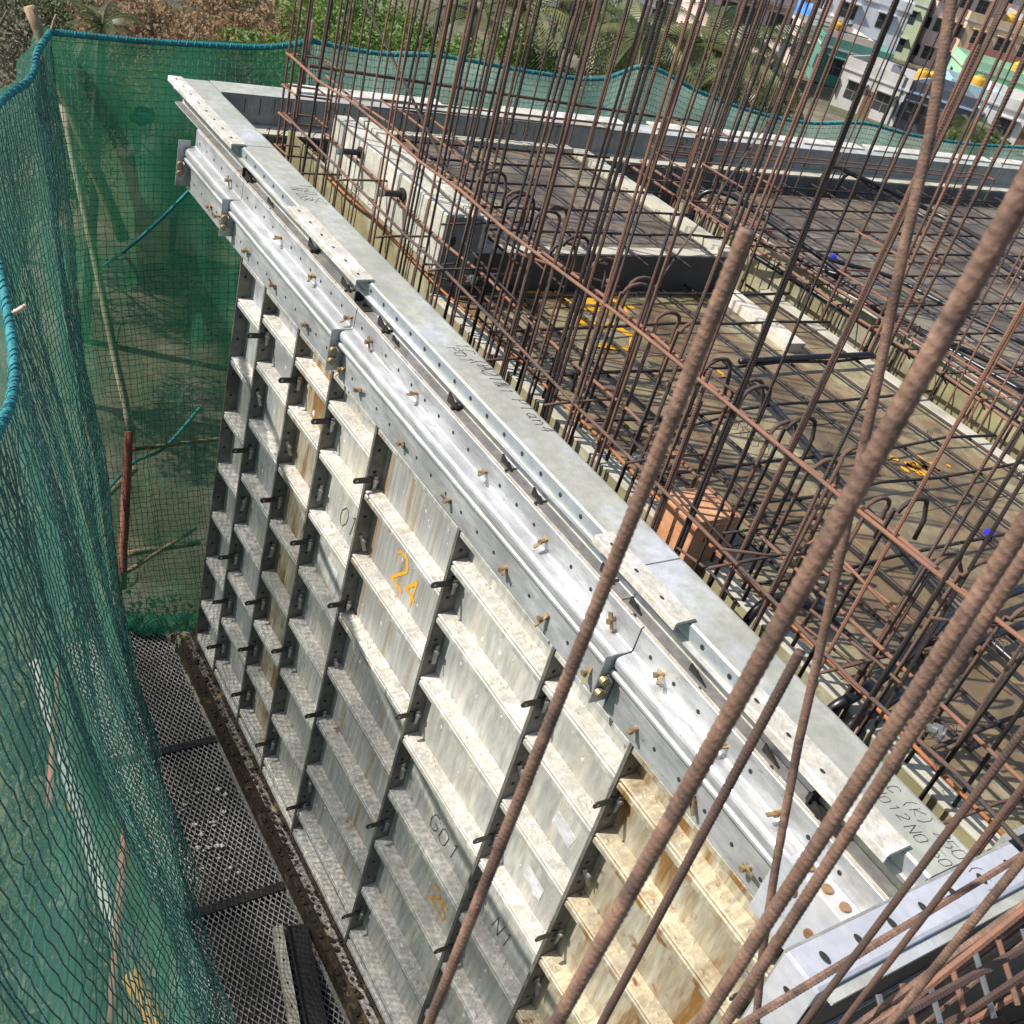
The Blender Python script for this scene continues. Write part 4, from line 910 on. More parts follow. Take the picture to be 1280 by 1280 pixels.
# bent slender bar
mb = MB(); pts = []
for (px, py, t) in ((1196, -40, 1.15), (1180, 60, 1.17), (1162, 170, 1.20), (1130, 310, 1.24), (1098, 470, 1.3), (1062, 640, 1.38), (1030, 790, 1.47), (998, 930, 1.56), (970, 1080, 1.66), (953, 1190, 1.75), (944, 1290, 1.84)):
    pts.append(atd(px, py, t))
fine = []
for i in range(len(pts)-1):
    for k in range(60): fine.append(pts[i].lerp(pts[i+1], k/60))
mb.tube(fine, .0064, 10); n = 10
for i in range(len(fine)):
    if i % 3 == 0:
        for k in range(n):
            v = Vector(mb.v[i*n+k]); mb.v[i*n+k] = tuple(fine[i]+(v-fine[i])*1.045)
tag(mb.build('bent_bar', M['rebar_fg'], smooth=True), 'slender brown bar bent along its length, rising over the deck', 'rebar')
a, b = at(900, 1297, 0, 4.99), at(1278, 1069, 0, 4.99)
loose('tied_bar', 'rusty bar tied slantwise across the end channel', a, b, .013, 'rebar_fg')

# ================================================================== safety net
def cr(P, t):
    n = len(P)-1; u = t*n; i = min(int(u), n-1); f = u-i
    p0, p1, p2, p3 = P[max(i-1, 0)], P[i], P[i+1], P[min(i+2, n)]
    return .5*((2*p1)+(p2-p0)*f+(2*p0-5*p1+4*p2-p3)*f*f+(3*p1-p0-3*p2+p3)*f**3)
V = Vector
def net_surface(top, mid, bot, nu, nv, fold):
    S = []
    for i in range(nu+1):
        u = i/nu; a, m_, b = cr(top, u), cr(mid, u), cr(bot, u); col = []
        for j in range(nv+1):
            v = j/nv
            p = a*(1-v)*(1-2*v) + m_*4*v*(1-v) + b*v*(2*v-1)
            w = math.sin(math.pi*min(1, v*1.3)/1.3)
            off = fold*(math.sin(u*31+v*3)+.6*math.sin(u*57-v*7+1)+.5*math.sin(v*11+u*9))*w
            col.append(p + V((off*.6, off, off*.2)))
        S.append(col)
    return S
def net_mesh(S, r):
    mb = MB(); nu, nv = len(S)-1, len(S[0])-1
    J = [[p + V((random.gauss(0, .0025), random.gauss(0, .0025), random.gauss(0, .0025))) for p in c] for c in S]
    for i in range(nu+1): mb.tube(J[i], r, 3, False)
    for j in range(nv+1): mb.tube([J[i][j] for i in range(nu+1)], r, 3, False)
    return mb
def cloth_mesh(S, off, step=2):
    mb = MB(); nu, nv = len(S)-1, len(S[0])-1
    ii = list(range(0, nu+1, step)); jj = list(range(0, nv+1, step)); w = {}
    for a, i in enumerate(ii):
        for b_, j in enumerate(jj):
            w[a, b_] = len(mb.v)
            k = .02*math.sin(i*.3+j*.12)+.015*math.sin(j*.4-i*.17)
            mb.v.append(tuple(S[i][j] + off*(1+k*10)))
    for a in range(len(ii)-1):
        for b_ in range(len(jj)-1): mb.f.append((w[a, b_], w[a+1, b_], w[a+1, b_+1], w[a, b_+1]))
    return mb
def rope(top, r, parent, n=120):
    pts = [cr(top, k/n) for k in range(n+1)]
    mb = MB(); mb.tube(pts, r, 8); o = mb.build('top_rope', M['rope'], parent, smooth=True)
    mb = MB()
    for s in (0, 2.1, 4.2):
        q = []
        for k in range(n*6):
            t = k/(n*6-1); p = cr(top, t); a = k*.55+s
            q.append(p+V((0, math.cos(a)*r*1.05, math.sin(a)*r*1.05)) if s else p+V((math.cos(a)*r*1.05, 0, math.sin(a)*r*1.05)))
        mb.tube(q, r*.22, 4, False)
    mb.build('lashing', M['rope'], o)
NT = thing('safety_net', 'green knotted safety net hung beside the panels around the far corner', 'safety net')
topL = [V((-.25, -.525, .075)), V((.12, -.66, .085)), V((.45, -.76, .065)), V((1.0, -.985, .13)), V((1.6, -1.19, .13)), V((2.1, -1.20, .03)), V((2.65, -1.262, -.045)), V((3.1, -1.39, .06)), V((3.6, -1.56, .25)), V((4.4, -1.80, .45))]
midL = [V((.18, -.43, -1.5)), V((.45, -.47, -1.5)), V((.75, -.55, -1.5)), V((1.2, -.68, -1.5)), V((1.7, -.78, -1.5)), V((2.15, -.84, -1.55)), V((2.65, -.90, -1.6)), V((3.1, -.98, -1.6)), V((3.55, -1.05, -1.55)), V((4.2, -1.2, -1.5))]
botL = [V((.72, -.28, -2.86)), V((.95, -.32, -2.86)), V((1.2, -.36, -2.86)), V((1.55, -.39, -2.86)), V((1.95, -.42, -2.86)), V((2.35, -.44, -2.86)), V((2.75, -.47, -2.86)), V((3.1, -.52, -2.86)), V((3.5, -.55, -2.86)), V((4.1, -.6, -2.86))]
SL = net_surface(topL, midL, botL, 150, 92, .022)
tag(net_mesh(SL, .0022).build('knotted_mesh', M['net_left'], NT), kind='stuff')
cloth_mesh(SL, V((-.02, -.05, 0))).build('shade_cloth', M['cloth_thin'], NT, smooth=True)
rope(topL, .0135, NT)
topF = [V((-.25, -.525, .075)), V((-.36, -.1, .055)), V((-.42, .3, .06)), V((-.46, .62, .075)), V((-.5, .89, .122))]
midF = [V((.18, -.43, -1.5)), V((.12, -.1, -1.5)), V((.10, .25, -1.5)), V((.08, .6, -1.5)), V((.05, .95, -1.5))]
botF = [V((.72, -.28, -2.86)), V((.78, -.02, -2.86)), V((.80, .25, -2.86)), V((.8, .6, -2.86)), V((.8, 1.0, -2.86))]
SF = net_surface(topF, midF, botF, 46, 96, .016)
tag(net_mesh(SF, .0017).build('knotted_mesh', M['net'], NT), kind='stuff')
cloth_mesh(SF, V((-.06, -.02, 0))).build('shade_cloth', M['cloth'], NT, smooth=True)
rope(topF, .0135, NT, 70)
# bunched hem at the walkway
mb = MB(); P = [botF[0]+V((.02, .02, .05)), V((.80, -.15, -2.80)), V((.83, .02, -2.79)), V((.86, .2, -2.80))]
q = [cr(P, k/40) for k in range(41)]
mb.tube([p+V((.012*math.sin(k*.9), 0, .012*math.sin(k*.6))) for k, p in enumerate(q)], .05, 14); mb.build('bunched_hem', M['cloth_thick'], NT, smooth=True)
set_base(NT, (.7, -.3, -2.86))
NR = thing('safety_net', 'pale green low safety net stretched along the far wall', 'safety net')
topR = [V((-.5, .89, .125)), V((-.5, 1.3, .105)), V((-.5, 1.75, .135)), V((-.52, 2.4, .105)), V((-.5, 2.9, .12)), V((-.5, 3.28, .235)), V((-.5, 3.8, .12)), V((-.5, 4.4, .03)), V((-.5, 5.0, .0)), V((-.5, 5.6, .045)), V((-.5, 6.2, .0)), V((-.5, 7.0, -.02)), V((-.5, 7.9, .005)), V((-.5, 9.0, .03))]
midR = [p+V((.08, 0, -.6)) for p in topR]; botR = [p+V((.2, 0, -1.2)) for p in topR]
SR = net_surface(topR, midR, botR, 230, 32, .01)
tag(net_mesh(SR, .0019).build('knotted_mesh', M['net_pale'], NR), kind='stuff')
cloth_mesh(SR, V((-.05, 0, 0))).build('shade_cloth', M['cloth_pale'], NR, smooth=True)
rope(topR, .012, NR, 200)
set_base(NR, (-.3, 4.5, -1.2))
# torn patch, cords, poles
mb = MB(); c = V((-.31, -.06, -.30)); b0 = 0
for k in range(14):
    a = 2*math.pi*k/14; mb.v.append((c.x+.01*math.sin(a*3), c.y+.075*math.cos(a)*random.uniform(.8, 1.1), c.z+.05*math.sin(a)*random.uniform(.8, 1.1)))
mb.f.append(tuple(range(14))); tag(mb.build('net_patch', M['cloth_thick']), 'small pale green cloth patch caught on the far net', 'patch')
def pole(name, label, a, b, r0, r1, m_, cat='pole', grp=None):
    a, b = V(a), V(b); n = 14; pts = [a.lerp(b, k/n)+V((random.gauss(0, .0012), random.gauss(0, .0012), 0)) for k in range(n+1)]
    mb = MB(); mb.tube(pts, r0, 10, True, r1); return tag(mb.build(name, M[m_], smooth=True), label, cat, grp)
p1 = at(36, 8, 0, -.45); p2 = at(58, 62, 0, -.42)
pole('wooden_pole', 'thick brown timber pole leaning behind the net corner', p2+(p2-p1)*5, p1, .035, .026, 'wood')
p1 = at(70, 18, 0, -.26); p2 = at(62, 42, 0, -.25)
pole('wooden_stick', 'thin stick poking up at the net corner', p2+(p2-p1)*3, p1, .006, .005, 'wood')
p1 = at(389, 26, 0, -.5); pole('wooden_post', 'square-topped wooden post at the end of the corner net', (p1.x, p1.y-.02, -3), p1, .022, .02, 'wood')
p1 = at(806, 72, 0, -.52); pole('wooden_post', 'short wooden post under the net peak among the palms', (p1.x, p1.y-.02, -2), p1, .02, .018, 'wood')
pole('bamboo_pole', 'long pale pole standing slanted behind the corner net', at(165, 545, 0, .18), at(78, 130, 0, -.42), .022, .018, 'wood_pale')
pole('red_pole', 'red painted pole behind the lower corner net', at(152, 735, 0, .55), at(161, 540, 0, .30), .026, .024, 'wood_red')
pole('wooden_pole', 'grey-brown pole crossing behind the lower corner net', at(112, 640, 0, .30), at(170, 585, 0, .22), .02, .02, 'wood')
pole('wooden_pole', 'thin pole crossing level behind the corner net to the panels', at(160, 562, 0, .28), at(300, 546, 0, .1), .014, .012, 'wood')
pole('wooden_pole', 'short broken plank end low behind the corner net', at(160, 692, 0, .45), at(250, 678, 0, .4), .02, .018, 'wood')
pole('wooden_pole', 'thin stick low behind the corner net', at(158, 715, 0, .5), at(245, 660, 0, .4), .014, .012, 'wood')
def cord(label, pts, r=.006):
    mb = MB(); mb.tube([cr(pts, k/40) for k in range(41)], r, 6); o = mb.build('cord', M['rope'], NT, smooth=True); o.matrix_parent_inverse = Matrix.Translation(-NT.location); o['label'] = label
cord('green cord tied from the pole up to the slab-edge channel', [at(130, 332, 0, -.2), at(160, 310, 0, -.1), at(200, 275, 0, .1), at(240, 235, 0, .3)], .009)
cord('green cord hanging below the pole knot', [at(150, 405, 0, -.1), at(143, 440, 0, -.05), at(137, 470, 0, 0)])
cord('pale green cord slanting low across the corner net', [at(120, 630, 0, .3), at(165, 580, 0, .25), at(205, 560, 0, .2), at(250, 510, 0, .1)], .010)
p1 = at(16, 392, 0, 2.37); p2 = at(31, 383, 0, 2.37); pole('wooden_stick', 'short stick end through the looped blue rope', p1, p2, .007, .007, 'wood_pale')

# ================================================================== what lies below the net
for q, (a, b, r, m_, lab) in enumerate((
    (at(45, 830, 2, -5.0), at(150, 1180, 2, -5.0), .055, 'white_pipe', 'white pipe lying on the lower scaffold under the net'),
    (at(75, 830, 2, -4.6), at(62, 1010, 2, -4.6), .03, 'wood_red', 'reddish pole standing below the net'),
    (at(160, 1000, 2, -4.4), at(138, 1280, 2, -4.4), .028, 'wood_red', 'reddish pole crossing below the net towards the bottom edge'),
    (at(182, 1045, 2, -5.2), at(270, 1290, 2, -5.2), .06, 'wood', 'brown plank-like pole below the net near the walkway'),
    (at(90, 1000, 2, -5.6), at(110, 1040, 2, -5.6), .05, 'orange_paint', 'yellow object lying among the debris below the net'),
    (at(165, 1220, 2, -5.6), at(200, 1290, 2, -5.6), .07, 'orange_paint', 'larger yellow object lying below the net'))):
    pole('scaffold_pole', lab, a, b, r, r*.9, m_, 'pole')
def drape(label, pts, wid, m_):
    mb = MB(); n = 30
    for k in range(n):
        for e in range(7):
            p, p2 = cr(pts, k/(n-1)), cr(pts, min(1, (k+1)/(n-1))); s = V((.8, .5, 0)).normalized()
            mb.v.append(tuple(p + s*(wid*(e/6-.5)) + V((0, 0, .06*math.sin(e*2.2+k*.3)))))
    for k in range(n-1):
        for e in range(6): mb.f.append((k*7+e, k*7+e+1, (k+1)*7+e+1, (k+1)*7+e))
    tag(mb.build('fallen_net', M[m_], smooth=True), label, 'net', 'fallen net sheets below')
drape('pale green net sheet fallen below beside the white pipe', [at(85, 850, 2, -5.2), at(115, 960, 2, -5.2), at(150, 1080, 2, -5.2), at(185, 1200, 2, -5.2)], .28, 'cloth_thick')
drape('green net sheet fallen below near the bottom edge', [at(190, 1090, 2, -5.3), at(215, 1180, 2, -5.3), at(235, 1290, 2, -5.3)], .4, 'cloth_thick')
drape('pale green net strip below next to the walkway', [at(210, 1090, 2, -4.8), at(245, 1180, 2, -4.8), at(258, 1290, 2, -4.8)], .16, 'cloth_pale')

# ================================================================== vegetation
def leaf_cloud(mb, c, rad, n, s, flat=1.0):
    for _ in range(n):
        while True:
            d = V((random.uniform(-1, 1), random.uniform(-1, 1), random.uniform(-1, 1)))
            if .25 < d.length < 1: break
        d = d.normalized()*(d.length**.5)
        p = c + V((d.x*rad, d.y*rad, d.z*rad*flat))
        u = V((random.gauss(0, 1), random.gauss(0, 1), random.gauss(0, 1))).normalized(); w = u.orthogonal().normalized()
        l = s*random.uniform(.6, 1.4)
        mb.quad(p-u*l, p+w*l*.45, p+u*l, p-w*l*.45)
def tree(label, base, h, spread, m_, nb=22, nl=120, s=.09, grp='trees beyond the net', trunk=True, name='leafy_tree', twigs=0):
    T = thing(name, label, 'tree', grp); base = V(base)
    mb = MB(); mb.tube([base, base+V((.1, .05, h*.3)), base+V((.05, -.1, h*.62))], .16 if h > 4 else .06, 8, True, .06)
    cl = []
    for k in range(nb):
        a = random.uniform(0, 6.28); r = spread*math.sqrt(random.random())*.9
        zz = h*(.42+.5*random.random()*(1-.5*(r/spread)**2)); cl.append((base+V((r*math.cos(a), r*math.sin(a), zz)), spread*random.uniform(.2, .36)))
    for c, r in cl:
        mb.tube([base+V((.05, 0, h*random.uniform(.2, .5))), base.lerp(c, .6)+V((0, 0, h*.1)), c], .05, 5, False, .015)
    for _ in range(twigs):
        c, r = random.choice(cl); d = V((random.gauss(0, 1), random.gauss(0, 1), random.gauss(.4, 1))).normalized(); mb.tube([c-d*r, c+d*r*1.25], .018, 3, False, .006)
    mb.build('trunk', M['bark'], T)
    mb = MB()
    for c, r in cl: leaf_cloud(mb, c, r, int(nl*2.6), s, .8)
    mb.build('crown', M[m_], T); set_base(T, base)
def gp(px, py): 
    p = at(px, py, 2, GZ); return p
def tp(px, py, dist):     # ground point under the given pixel at that distance
    r = ray(px, py); hl = math.hypot(r.x, r.y); p = CAMP + r*(dist/hl); return V((p.x, p.y, GZ)), p.z
def ptree(label, px, py, dist, spread, m_, **kw):
    b, z = tp(px, py, dist); h = z - GZ; tree(label, b, max(1.2, h/.78), spread, m_, **kw)
ptree('dry brown thorny tree beyond the net corner', 180, 18, 44, 4.2, 'leaf_brown', nl=150, twigs=120, s=.10)
ptree('dry brown tree with bare twigs behind the far net', 275, 8, 46, 4.0, 'leaf_brown', nl=150, twigs=120, s=.10)
ptree('low dry brown scrub tree below the far net rope', 235, 48, 36, 3.0, 'leaf_brown', nl=150, twigs=90, s=.08)
ptree('grey-brown leafless scrub tree left of the timber pole', 12, 40, 34, 3.2, 'leaf_grey', nl=150, twigs=140, s=.07)
ptree('dark scrub tree at the left beyond the rope', 12, 105, 26, 2.4, 'leaf_grey', nl=150, twigs=120, s=.06)
ptree('grey-green shrub on the ground below the long net', 40, 760, 10, 1.8, 'leaf_grey', nl=220, twigs=60, s=.05)
ptree('dry shrub on the ground at the foot of the lower scaffold', 20, 1150, 7.5, 1.2, 'leaf_grey', nl=220, twigs=60, s=.045)
ptree('dark shaded tree behind the timber pole', 60, 2, 54, 4.6, 'leaf_dark', nl=150)
ptree('dark tree between the dry brown trees', 335, 6, 56, 3.6, 'leaf_dark', nl=150)
ptree('bright green bushy tree at the corner post', 375, 44, 40, 3.2, 'leaf_green', nl=190, s=.085)
ptree('bright green tree behind the wall bars', 455, 25, 45, 3.8, 'leaf_green', nl=190, s=.085)
ptree('mid green tree behind the tied horizontal bar', 520, 52, 42, 3.0, 'leaf_green', nl=190, s=.085)
ptree('green tree at the foot of the coconut palms', 640, 78, 46, 2.6, 'leaf_green', nl=170, s=.085)
ptree('dark green tree behind the corner bars', 430, 0, 64, 4.6, 'leaf_mid', nl=150)
ptree('dark undergrowth tree below the pale palms', 700, 88, 50, 2.6, 'leaf_dark', nl=150)
ptree('dark undergrowth tree at the net peak', 780, 80, 56, 2.8, 'leaf_dark', nl=150)
ptree('shaded bushy tree under the drooping palm', 870, 100, 58, 3.0, 'leaf_mid', nl=150)
ptree('dark bushy tree beside the teal house', 950, 105, 64, 3.2, 'leaf_dark', nl=150)
ptree('mid green tree behind the tall palm', 770, 30, 75, 4.5, 'leaf_mid', nl=150, s=.12)
ptree('dark tree in front of the grey concrete house', 850, 60, 78, 4.0, 'leaf_dark', nl=150, s=.12)
ptree('dark round tree beside the peach house', 1170, 75, 175, 6.0, 'leaf_dark', nl=110, s=.3)
ptree('dark tree between the olive and cream houses', 1132, 38, 200, 5.5, 'leaf_dark', nl=110, s=.3)
ptree('green hedge tree below the mint house', 1262, 140, 128, 3.6, 'leaf_mid', nl=110, s=.22)
ptree('green tree at the far net by the grey house', 1225, 172, 92, 2.4, 'leaf_mid', nl=110, s=.16)
ptree('green tree far behind the blue tarpaulin', 880, 2, 160, 6.0, 'leaf_mid', nl=110, s=.3)
ptree('tree among the far white flats', 1095, 22, 240, 6.0, 'leaf_dark', nl=90, s=.35)
ptree('broad dark tree far above the mint house', 1262, -4, 500, 24, 'leaf_dark', nl=110, s=1.6)

# coconut palms
def frond_me(L, m_):
    mb = MB(); n = 26; P = []
    for k in range(n+1):
        t = k/n; P.append(V((L*(t-.12*t*t), 0, L*(.42*t-.75*t*t))))
    mb.tube(P, .035, 4, False, .008)
    for k in range(2, n+1):
        t = k/n; w = L*.24*math.sin(math.pi*min(1, t*.9+.12))**.7; p = P[k]; d = (P[k]-P[k-1]).normalized()
        for s in (-1, 1):
            tip = p + d*w*.55 + V((0, s*w*.8, -w*.55)); e = d*L*.012
            mb.tri(p-e, p+e, tip)
    return mb.mesh('frond', M[m_])
FR = {k: [frond_me(L, k) for L in (2.6, 3.1, 2.2)] for k in ('palm', 'palm_pale')}
def palm(label, px, py, dist, sc=1.0, m_='palm'):
    b, z = tp(px, py, dist); T = thing('coconut_palm', label, 'palm tree', 'coconut palms beyond the far wall'); h = z-GZ
    mb = MB(); mb.tube([b, b+V((.1, .1, h*.5)), b+V((.25, .1, h))], .2, 8, True, .12); mb.build('trunk', M['bark'], T)
    for k in range(20):
        o = link('frond', random.choice(FR[m_ if random.random() < .7 else 'palm_pale']), T)
        o.location = b+V((.25, .1, h)); o.rotation_euler = (random.uniform(-.3, .3), random.uniform(-.75, .45), k*2.399+random.uniform(-.2, .2)); s = sc*random.uniform(.8, 1.1); o.scale = (s, s, s)
    set_base(T, b)
palm('coconut palm behind the bars left of the net peak', 650, 12, 49, 1.45, 'palm_pale')
palm('coconut palm at the first net peak', 590, 20, 54, 1.30)
palm('tall coconut palm over the middle of the far net', 745, 25, 56, 1.45, 'palm_pale')
palm('coconut palm behind the short wooden post', 800, 45, 51, 1.38)
palm('dark coconut palm left of the blue tarpaulin', 875, 55, 59, 1.52)
palm('coconut palm drooping over the net beside the teal house', 925, 88, 55, 1.45, 'palm_pale')
palm('coconut palm at the foot of the blue tarpaulin', 930, 50, 68, 1.45)
palm('small dark palm in front of the pale blue house', 1205, 152, 81, 1.16)
palm('distant palm behind the middle bars', 700, -5, 73, 1.45)
palm('coconut palm beside the olive house', 1110, 25, 165, 1.89)
palm('short fan palm in the dry scrub by the timber pole', 118, 28, 29, .45)

# ================================================================== town
WHITE = (0.66, 0.65, 0.62)
def house(label, px, py, w, d, floors, col, yaw=0.0, roof=None, fh=3.0, nwin=3, balc=False, dist=None, zbase=None):
    """px,py: foot of the camera-facing side"""
    c = gp(px, py) if dist is None else tp(px, py, dist)[0]
    T = thing('town_house', label, 'house', 'pale houses of the far town' if label.startswith('pale flat-roofed') else None)
    f = V((CAMP.x-c.x, CAMP.y-c.y, 0)).normalized()
    f = (Matrix.Rotation(yaw, 3, 'Z') @ f); r = V((-f.y, f.x, 0)); z = V((0, 0, 1)); H = floors*fh
    cc = c - f*d/2; m_ = paint(label[:18], col)
    mb = MB(); mb.obox(cc+z*H/2, r, f, z, w/2, d/2, H/2); mb.build('wall', m_, T)
    mb = MB()
    mb.obox(cc+z*(H+.08), r, f, z, w/2+.15, d/2+.15, .08)
    mb.build('roof', paint('roofslab', (.46, .44, .41)) if roof is None else paint('roof_'+roof[0], roof[1]), T)
    for e, (o1, h1, h2) in enumerate(((f*(d/2), w/2+.1, .08), (-f*(d/2), w/2+.1, .08))):
        mb = MB(); mb.obox(cc+o1+z*(H+.55), r, f, z, h1, h2, .4); mb.build('parapet', m_, T)
    for s in (-1, 1):
        mb = MB(); mb.obox(cc+r*(s*w/2)+z*(H+.55), r, f, z, .08, d/2, .4); mb.build('parapet', m_, T)
    for fl in range(floors):
        for k in range(nwin):
            u = (k+.5)/nwin*2-1; wc = cc + f*(d/2+.01) + r*(u*w*.46) + z*(fl*fh+1.6)
            ww = min(.75, w/nwin*.3)
            mb = MB(); mb.obox(wc, r, f, z, ww, .03, .65); wi = mb.build('window', M['window'], T)
            mb = MB(); mb.obox(wc+f*.035, r, f, z, .04, .03, .65); mb.obox(wc+f*.035, r, f, z, ww, .03, .03); mb.build('frame', paint('wframe', (.16, .14, .12)), wi)
            mb = MB(); mb.obox(wc+z*.85+f*.25, r, f, z, ww+.2, .28, .05); mb.build('sunshade', m_, T)
        for s in (-1, 1):
            for k in range(2):
                u = (k+.5)*1.0-1 + .0; wc = cc + r*(s*(w/2+.01)) + f*(u*d*.6+d*.15) + z*(fl*fh+1.6)
                mb = MB(); mb.obox(wc, f, r, z, .6, .03, .6); mb.build('window', M['window'], T)
        if balc and fl > 0:
            mb = MB(); bc = cc+f*(d/2+.6)+z*(fl*fh); mb.obox(bc, r, f, z, w*.42, .6, .08); mb.obox(bc+f*.55+z*.5, r, f, z, w*.42, .05, .5); mb.build('balcony', m_ if not isinstance(balc, tuple) else paint('balc'+str(balc), balc), T)
    mb = MB(); mb.obox(cc+f*(d/2+.012)+r*(w*.02)+z*1.05, r, f, z, .45, .03, 1.05); mb.build('door', paint('door', (.16, .09, .05)), T)
    set_base(T, c); return cc+z*(H+.16), r, f
def tank(label, p, s=1.0):
    T = thing('water_tank', label, 'water tank', 'yellow rooftop water tanks'); p = V(p)
    mb = MB(); prof = [(0.0, 0.0), (.52, 0), (.54, .1), (.51, .2), (.54, .34), (.51, .5), (.54, .66), (.51, .8), (.53, .95), (.50, 1.05), (.30, 1.16), (0, 1.2)]
    n = 14
    for r_, z in prof:
        for k in range(n): mb.v.append((p.x+r_*s*math.cos(6.283*k/n), p.y+r_*s*math.sin(6.283*k/n), p.z+z*s))
    for i in range(len(prof)-1):
        for k in range(n): mb.f.append((i*n+k, i*n+(k+1) % n, (i+1)*n+(k+1) % n, (i+1)*n+k))
    mb.build('body', M['tank'], T, smooth=True)
    mb = MB(); mb.cyl(p+V((0, 0, 1.12*s)), p+V((0, 0, 1.26*s)), .22*s, 12); mb.build('lid', M['tank'], T); set_base(T, p)
def hpx(label, pxl, pyl, w, d, fl, col, yaw=0, **kw): return house(label, pxl, pyl, w, d, fl, col, yaw, **kw)
r1 = hpx('teal green house with white roof slab behind the net', 1052, 112, 6.2, 6.8, 1, (.10, .27, .21), .2, nwin=2)
r2 = hpx('grey plastered low house with stair behind the net', 1075, 146, 5.6, 5.6, 1, (.42, .41, .38), -.3, nwin=2)
r3 = hpx('dark slate house with pale blue sheet roof', 1150, 172, 5.9, 6.1, 1, (.10, .105, .125), .25, roof=('bluesheet', (.38, .5, .72)), nwin=2)
r4 = hpx('mint green house with small windows', 1232, 134, 7.8, 6.8, 1, (.33, .58, .38), .25, nwin=3)
r5 = hpx('tall peach house with red balconies', 1228, 108, 9.5, 9.5, 2, (.62, .48, .30), .35, nwin=3, balc=(.40, .17, .14))
r6 = hpx('cream three storey flats with dark balconies', 1160, 78, 8.8, 10.8, 3, (.55, .50, .40), -.15, nwin=2, balc=True)
r7 = hpx('olive green two storey house', 1100, 68, 6.2, 8.1, 2, (.38, .43, .28), -.2, nwin=2)
r8 = hpx('pale yellow green house far behind the bars', 1062, 36, 12.2, 12.2, 2, (.52, .55, .36), .3, nwin=3)
r9 = hpx('white house behind the yellow tank', 1060, 78, 8.1, 8.1, 2, (.58, .6, .62), .1, nwin=2)
r10 = hpx('low house with blue tarpaulin on its roof', 950, 60, 12.2, 8.1, 1, (.30, .29, .27), -.25, nwin=3)
r11 = hpx('pale blue low house by the small palm', 1195, 165, 4.3, 5.4, 1, (.36, .55, .62), .2, nwin=1)
r12 = hpx('white low roofed house at the right edge', 1268, 190, 7.4, 6.8, 1, WHITE, .15, nwin=2)
r13 = hpx('white apartment tower with pink bands', 1215, 62, 14.9, 13.5, 4, (.64, .60, .57), .25, nwin=4, balc=(.55, .36, .33))
r14 = hpx('long white apartment block far right', 1278, 62, 18.9, 13.5, 4, (.66, .66, .65), .25, nwin=5, balc=True)
r15 = hpx('grey concrete house behind the palms', 850, 45, 10.8, 9.5, 1, (.28, .275, .26), .1, nwin=2)
r16 = hpx('white house glimpsed between the palm crowns', 735, 40, 9.5, 8.1, 1, (.6, .6, .58), .2, nwin=2)
r17 = hpx('beige house with striped wall behind the tarpaulin', 1005, 25, 10.8, 9.5, 2, (.50, .42, .30), -.1, nwin=3)
r18 = hpx('grey flats far behind the bars', 1130, 14, 16.2, 12.2, 4, (.48, .46, .43), .2, nwin=4, balc=True)
r19 = hpx('red roofed house behind the mint house', 1285, 100, 8.1, 8.1, 2, (.42, .40, .33), .3, nwin=2, roof=('redroof', (.36, .12, .10)))
r20 = hpx('white house far above the cream flats', 1185, 10, 17.6, 12.2, 4, (.62, .6, .58), .1, nwin=4, balc=True)
r21 = hpx('long pale flats along the top of the town', 1270, 18, 35.1, 16.2, 5, (.62, .61, .6), .25, nwin=7, balc=True)
r22 = hpx('small white house behind the teal house', 1000, 70, 5.4, 6.8, 1, WHITE, .2, nwin=1)
tl = [('yellow tank on the white house roof', r9, -1.2, 1.5, 1.3), ('second yellow tank on the white house roof', r9, .6, 1.0, 1.2), ('yellow tank on the pale yellow green house', r8, 2, 1, 1.2), ('yellow tank on the dark slate house', r3, .2, -1.5, 1.0), ('yellow tank on the mint house roof', r4, 1.8, -.5, 1.1), ('yellow tank on the pale blue house', r11, .3, .3, 1.1), ('big yellow tank on the white low roof', r12, -.2, .6, 1.25), ('yellow tank on the cream flats', r6, .5, 1, 1.3), ('yellow tank on the peach house', r5, 2.2, 1.2, 1.2), ('second yellow tank on the peach house', r5, .6, 1.4, 1.2), ('yellow tank on the beige house', r17, 0, 1, 1.2), ('yellow tank on the grey low house', r2, 1.6, -1.6, 1.0)]
for lab, (c, r, f), u, v, s in tl: tank(lab, c + r*u*1.3 + f*v*1.3, s*1.05)
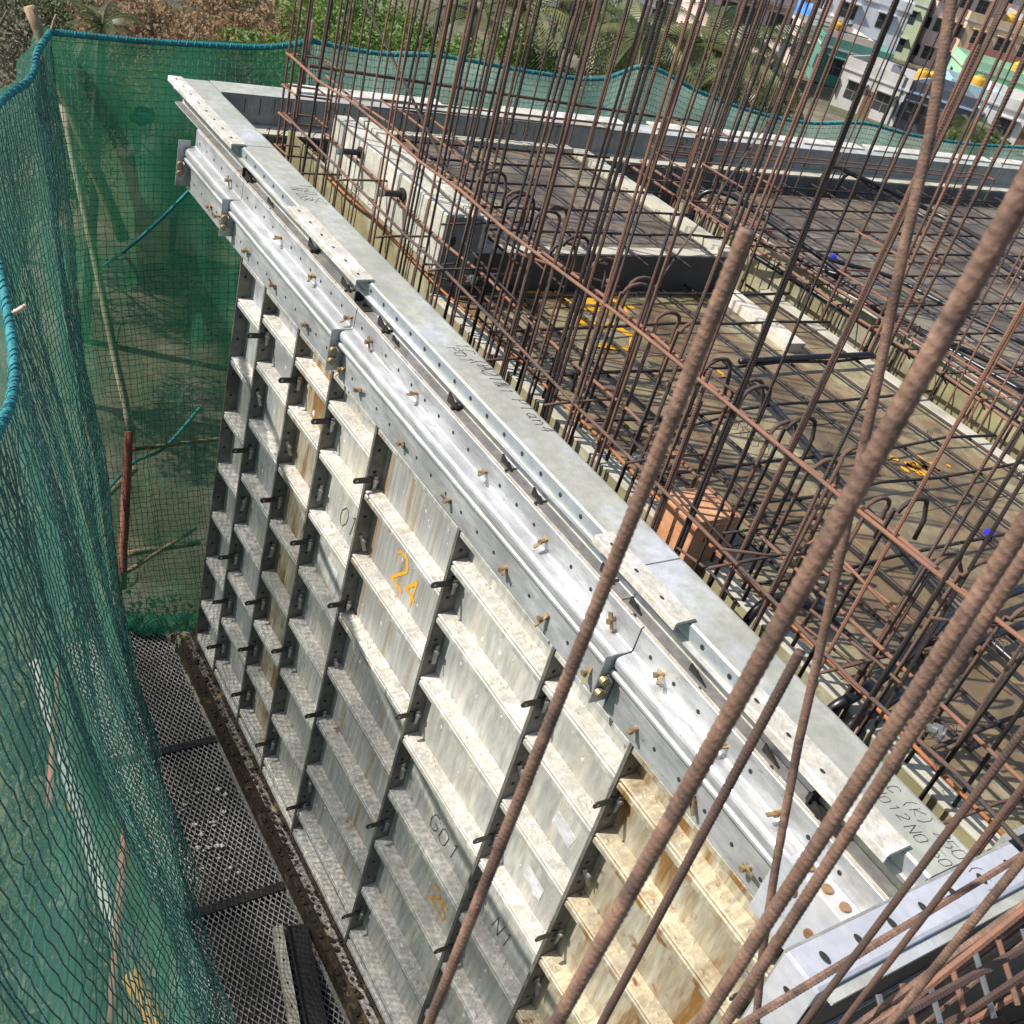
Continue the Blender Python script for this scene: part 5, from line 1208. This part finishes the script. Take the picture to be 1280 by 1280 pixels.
rnd = random.Random(11)
for q in range(34):
    px = rnd.uniform(880, 1300) if q < 22 else rnd.uniform(690, 1010); py = rnd.uniform(-8, 60) if q < 15 else rnd.uniform(60, 110)
    if q >= 22: py = rnd.uniform(-12, 34)
    col = rnd.choice(((.70, .69, .67), (.68, .65, .58), (.62, .60, .57), (.68, .60, .48), (.50, .62, .54), (.60, .60, .66), (.66, .50, .44)))
    c, r, f = house('pale flat-roofed house in the crowded far town', px, py, rnd.uniform(4.5, 7.5), rnd.uniform(4.5, 7), rnd.choice((1, 2, 2, 3)), col, rnd.uniform(-.4, .5), nwin=rnd.choice((2, 3)), balc=rnd.random() < .5)
    if rnd.random() < .5: tank('yellow tank on a pale house of the far town', c + r*rnd.uniform(-2, 2) + f*rnd.uniform(-1, 2), 1.2)
# tarpaulins
for q, (px, py) in enumerate(((938, 34), (975, 45))):
    c, r, f = r10; p = c + f*2.4 + r*(-1.2+q*3.2) + V((0, 0, .2)); mb = MB(); n = 8
    for i in range(n+1):
        for j in range(n+1):
            mb.v.append(tuple(p + r*((i/n-.5)*2.6) + f*(.9*(1-j/n)) + V((0, 0, 1.6-1.6*(1-(j/n))**1.3+.08*math.sin(i*1.7+j)))))
    for i in range(n):
        for j in range(n): mb.f.append((i*(n+1)+j, (i+1)*(n+1)+j, (i+1)*(n+1)+j+1, i*(n+1)+j+1))
    tag(mb.build('tarpaulin', M['tarp'], smooth=True), ('bright blue tarpaulin hung on the low roof, left sheet', 'bright blue tarpaulin hung on the low roof, right sheet')[q], 'tarpaulin')
# outside stair of the grey house
c, r, f = r2; ST = thing('outside_stair', 'grey concrete outside stair climbing beside the grey low house', 'stair')
for k in range(9):
    mb = MB(); mb.obox(c+r*(2.9)+f*(-2+k*.35)+V((0, 0, -.3-k*.33)), r, f, V((0, 0, 1)), .5, .19, .17); mb.build('step', paint('stairgrey', (.36, .33, .3)), ST)
set_base(ST, c+r*2.9)
for o in COL.objects:       # cages keep their bars where they were laid
    pass
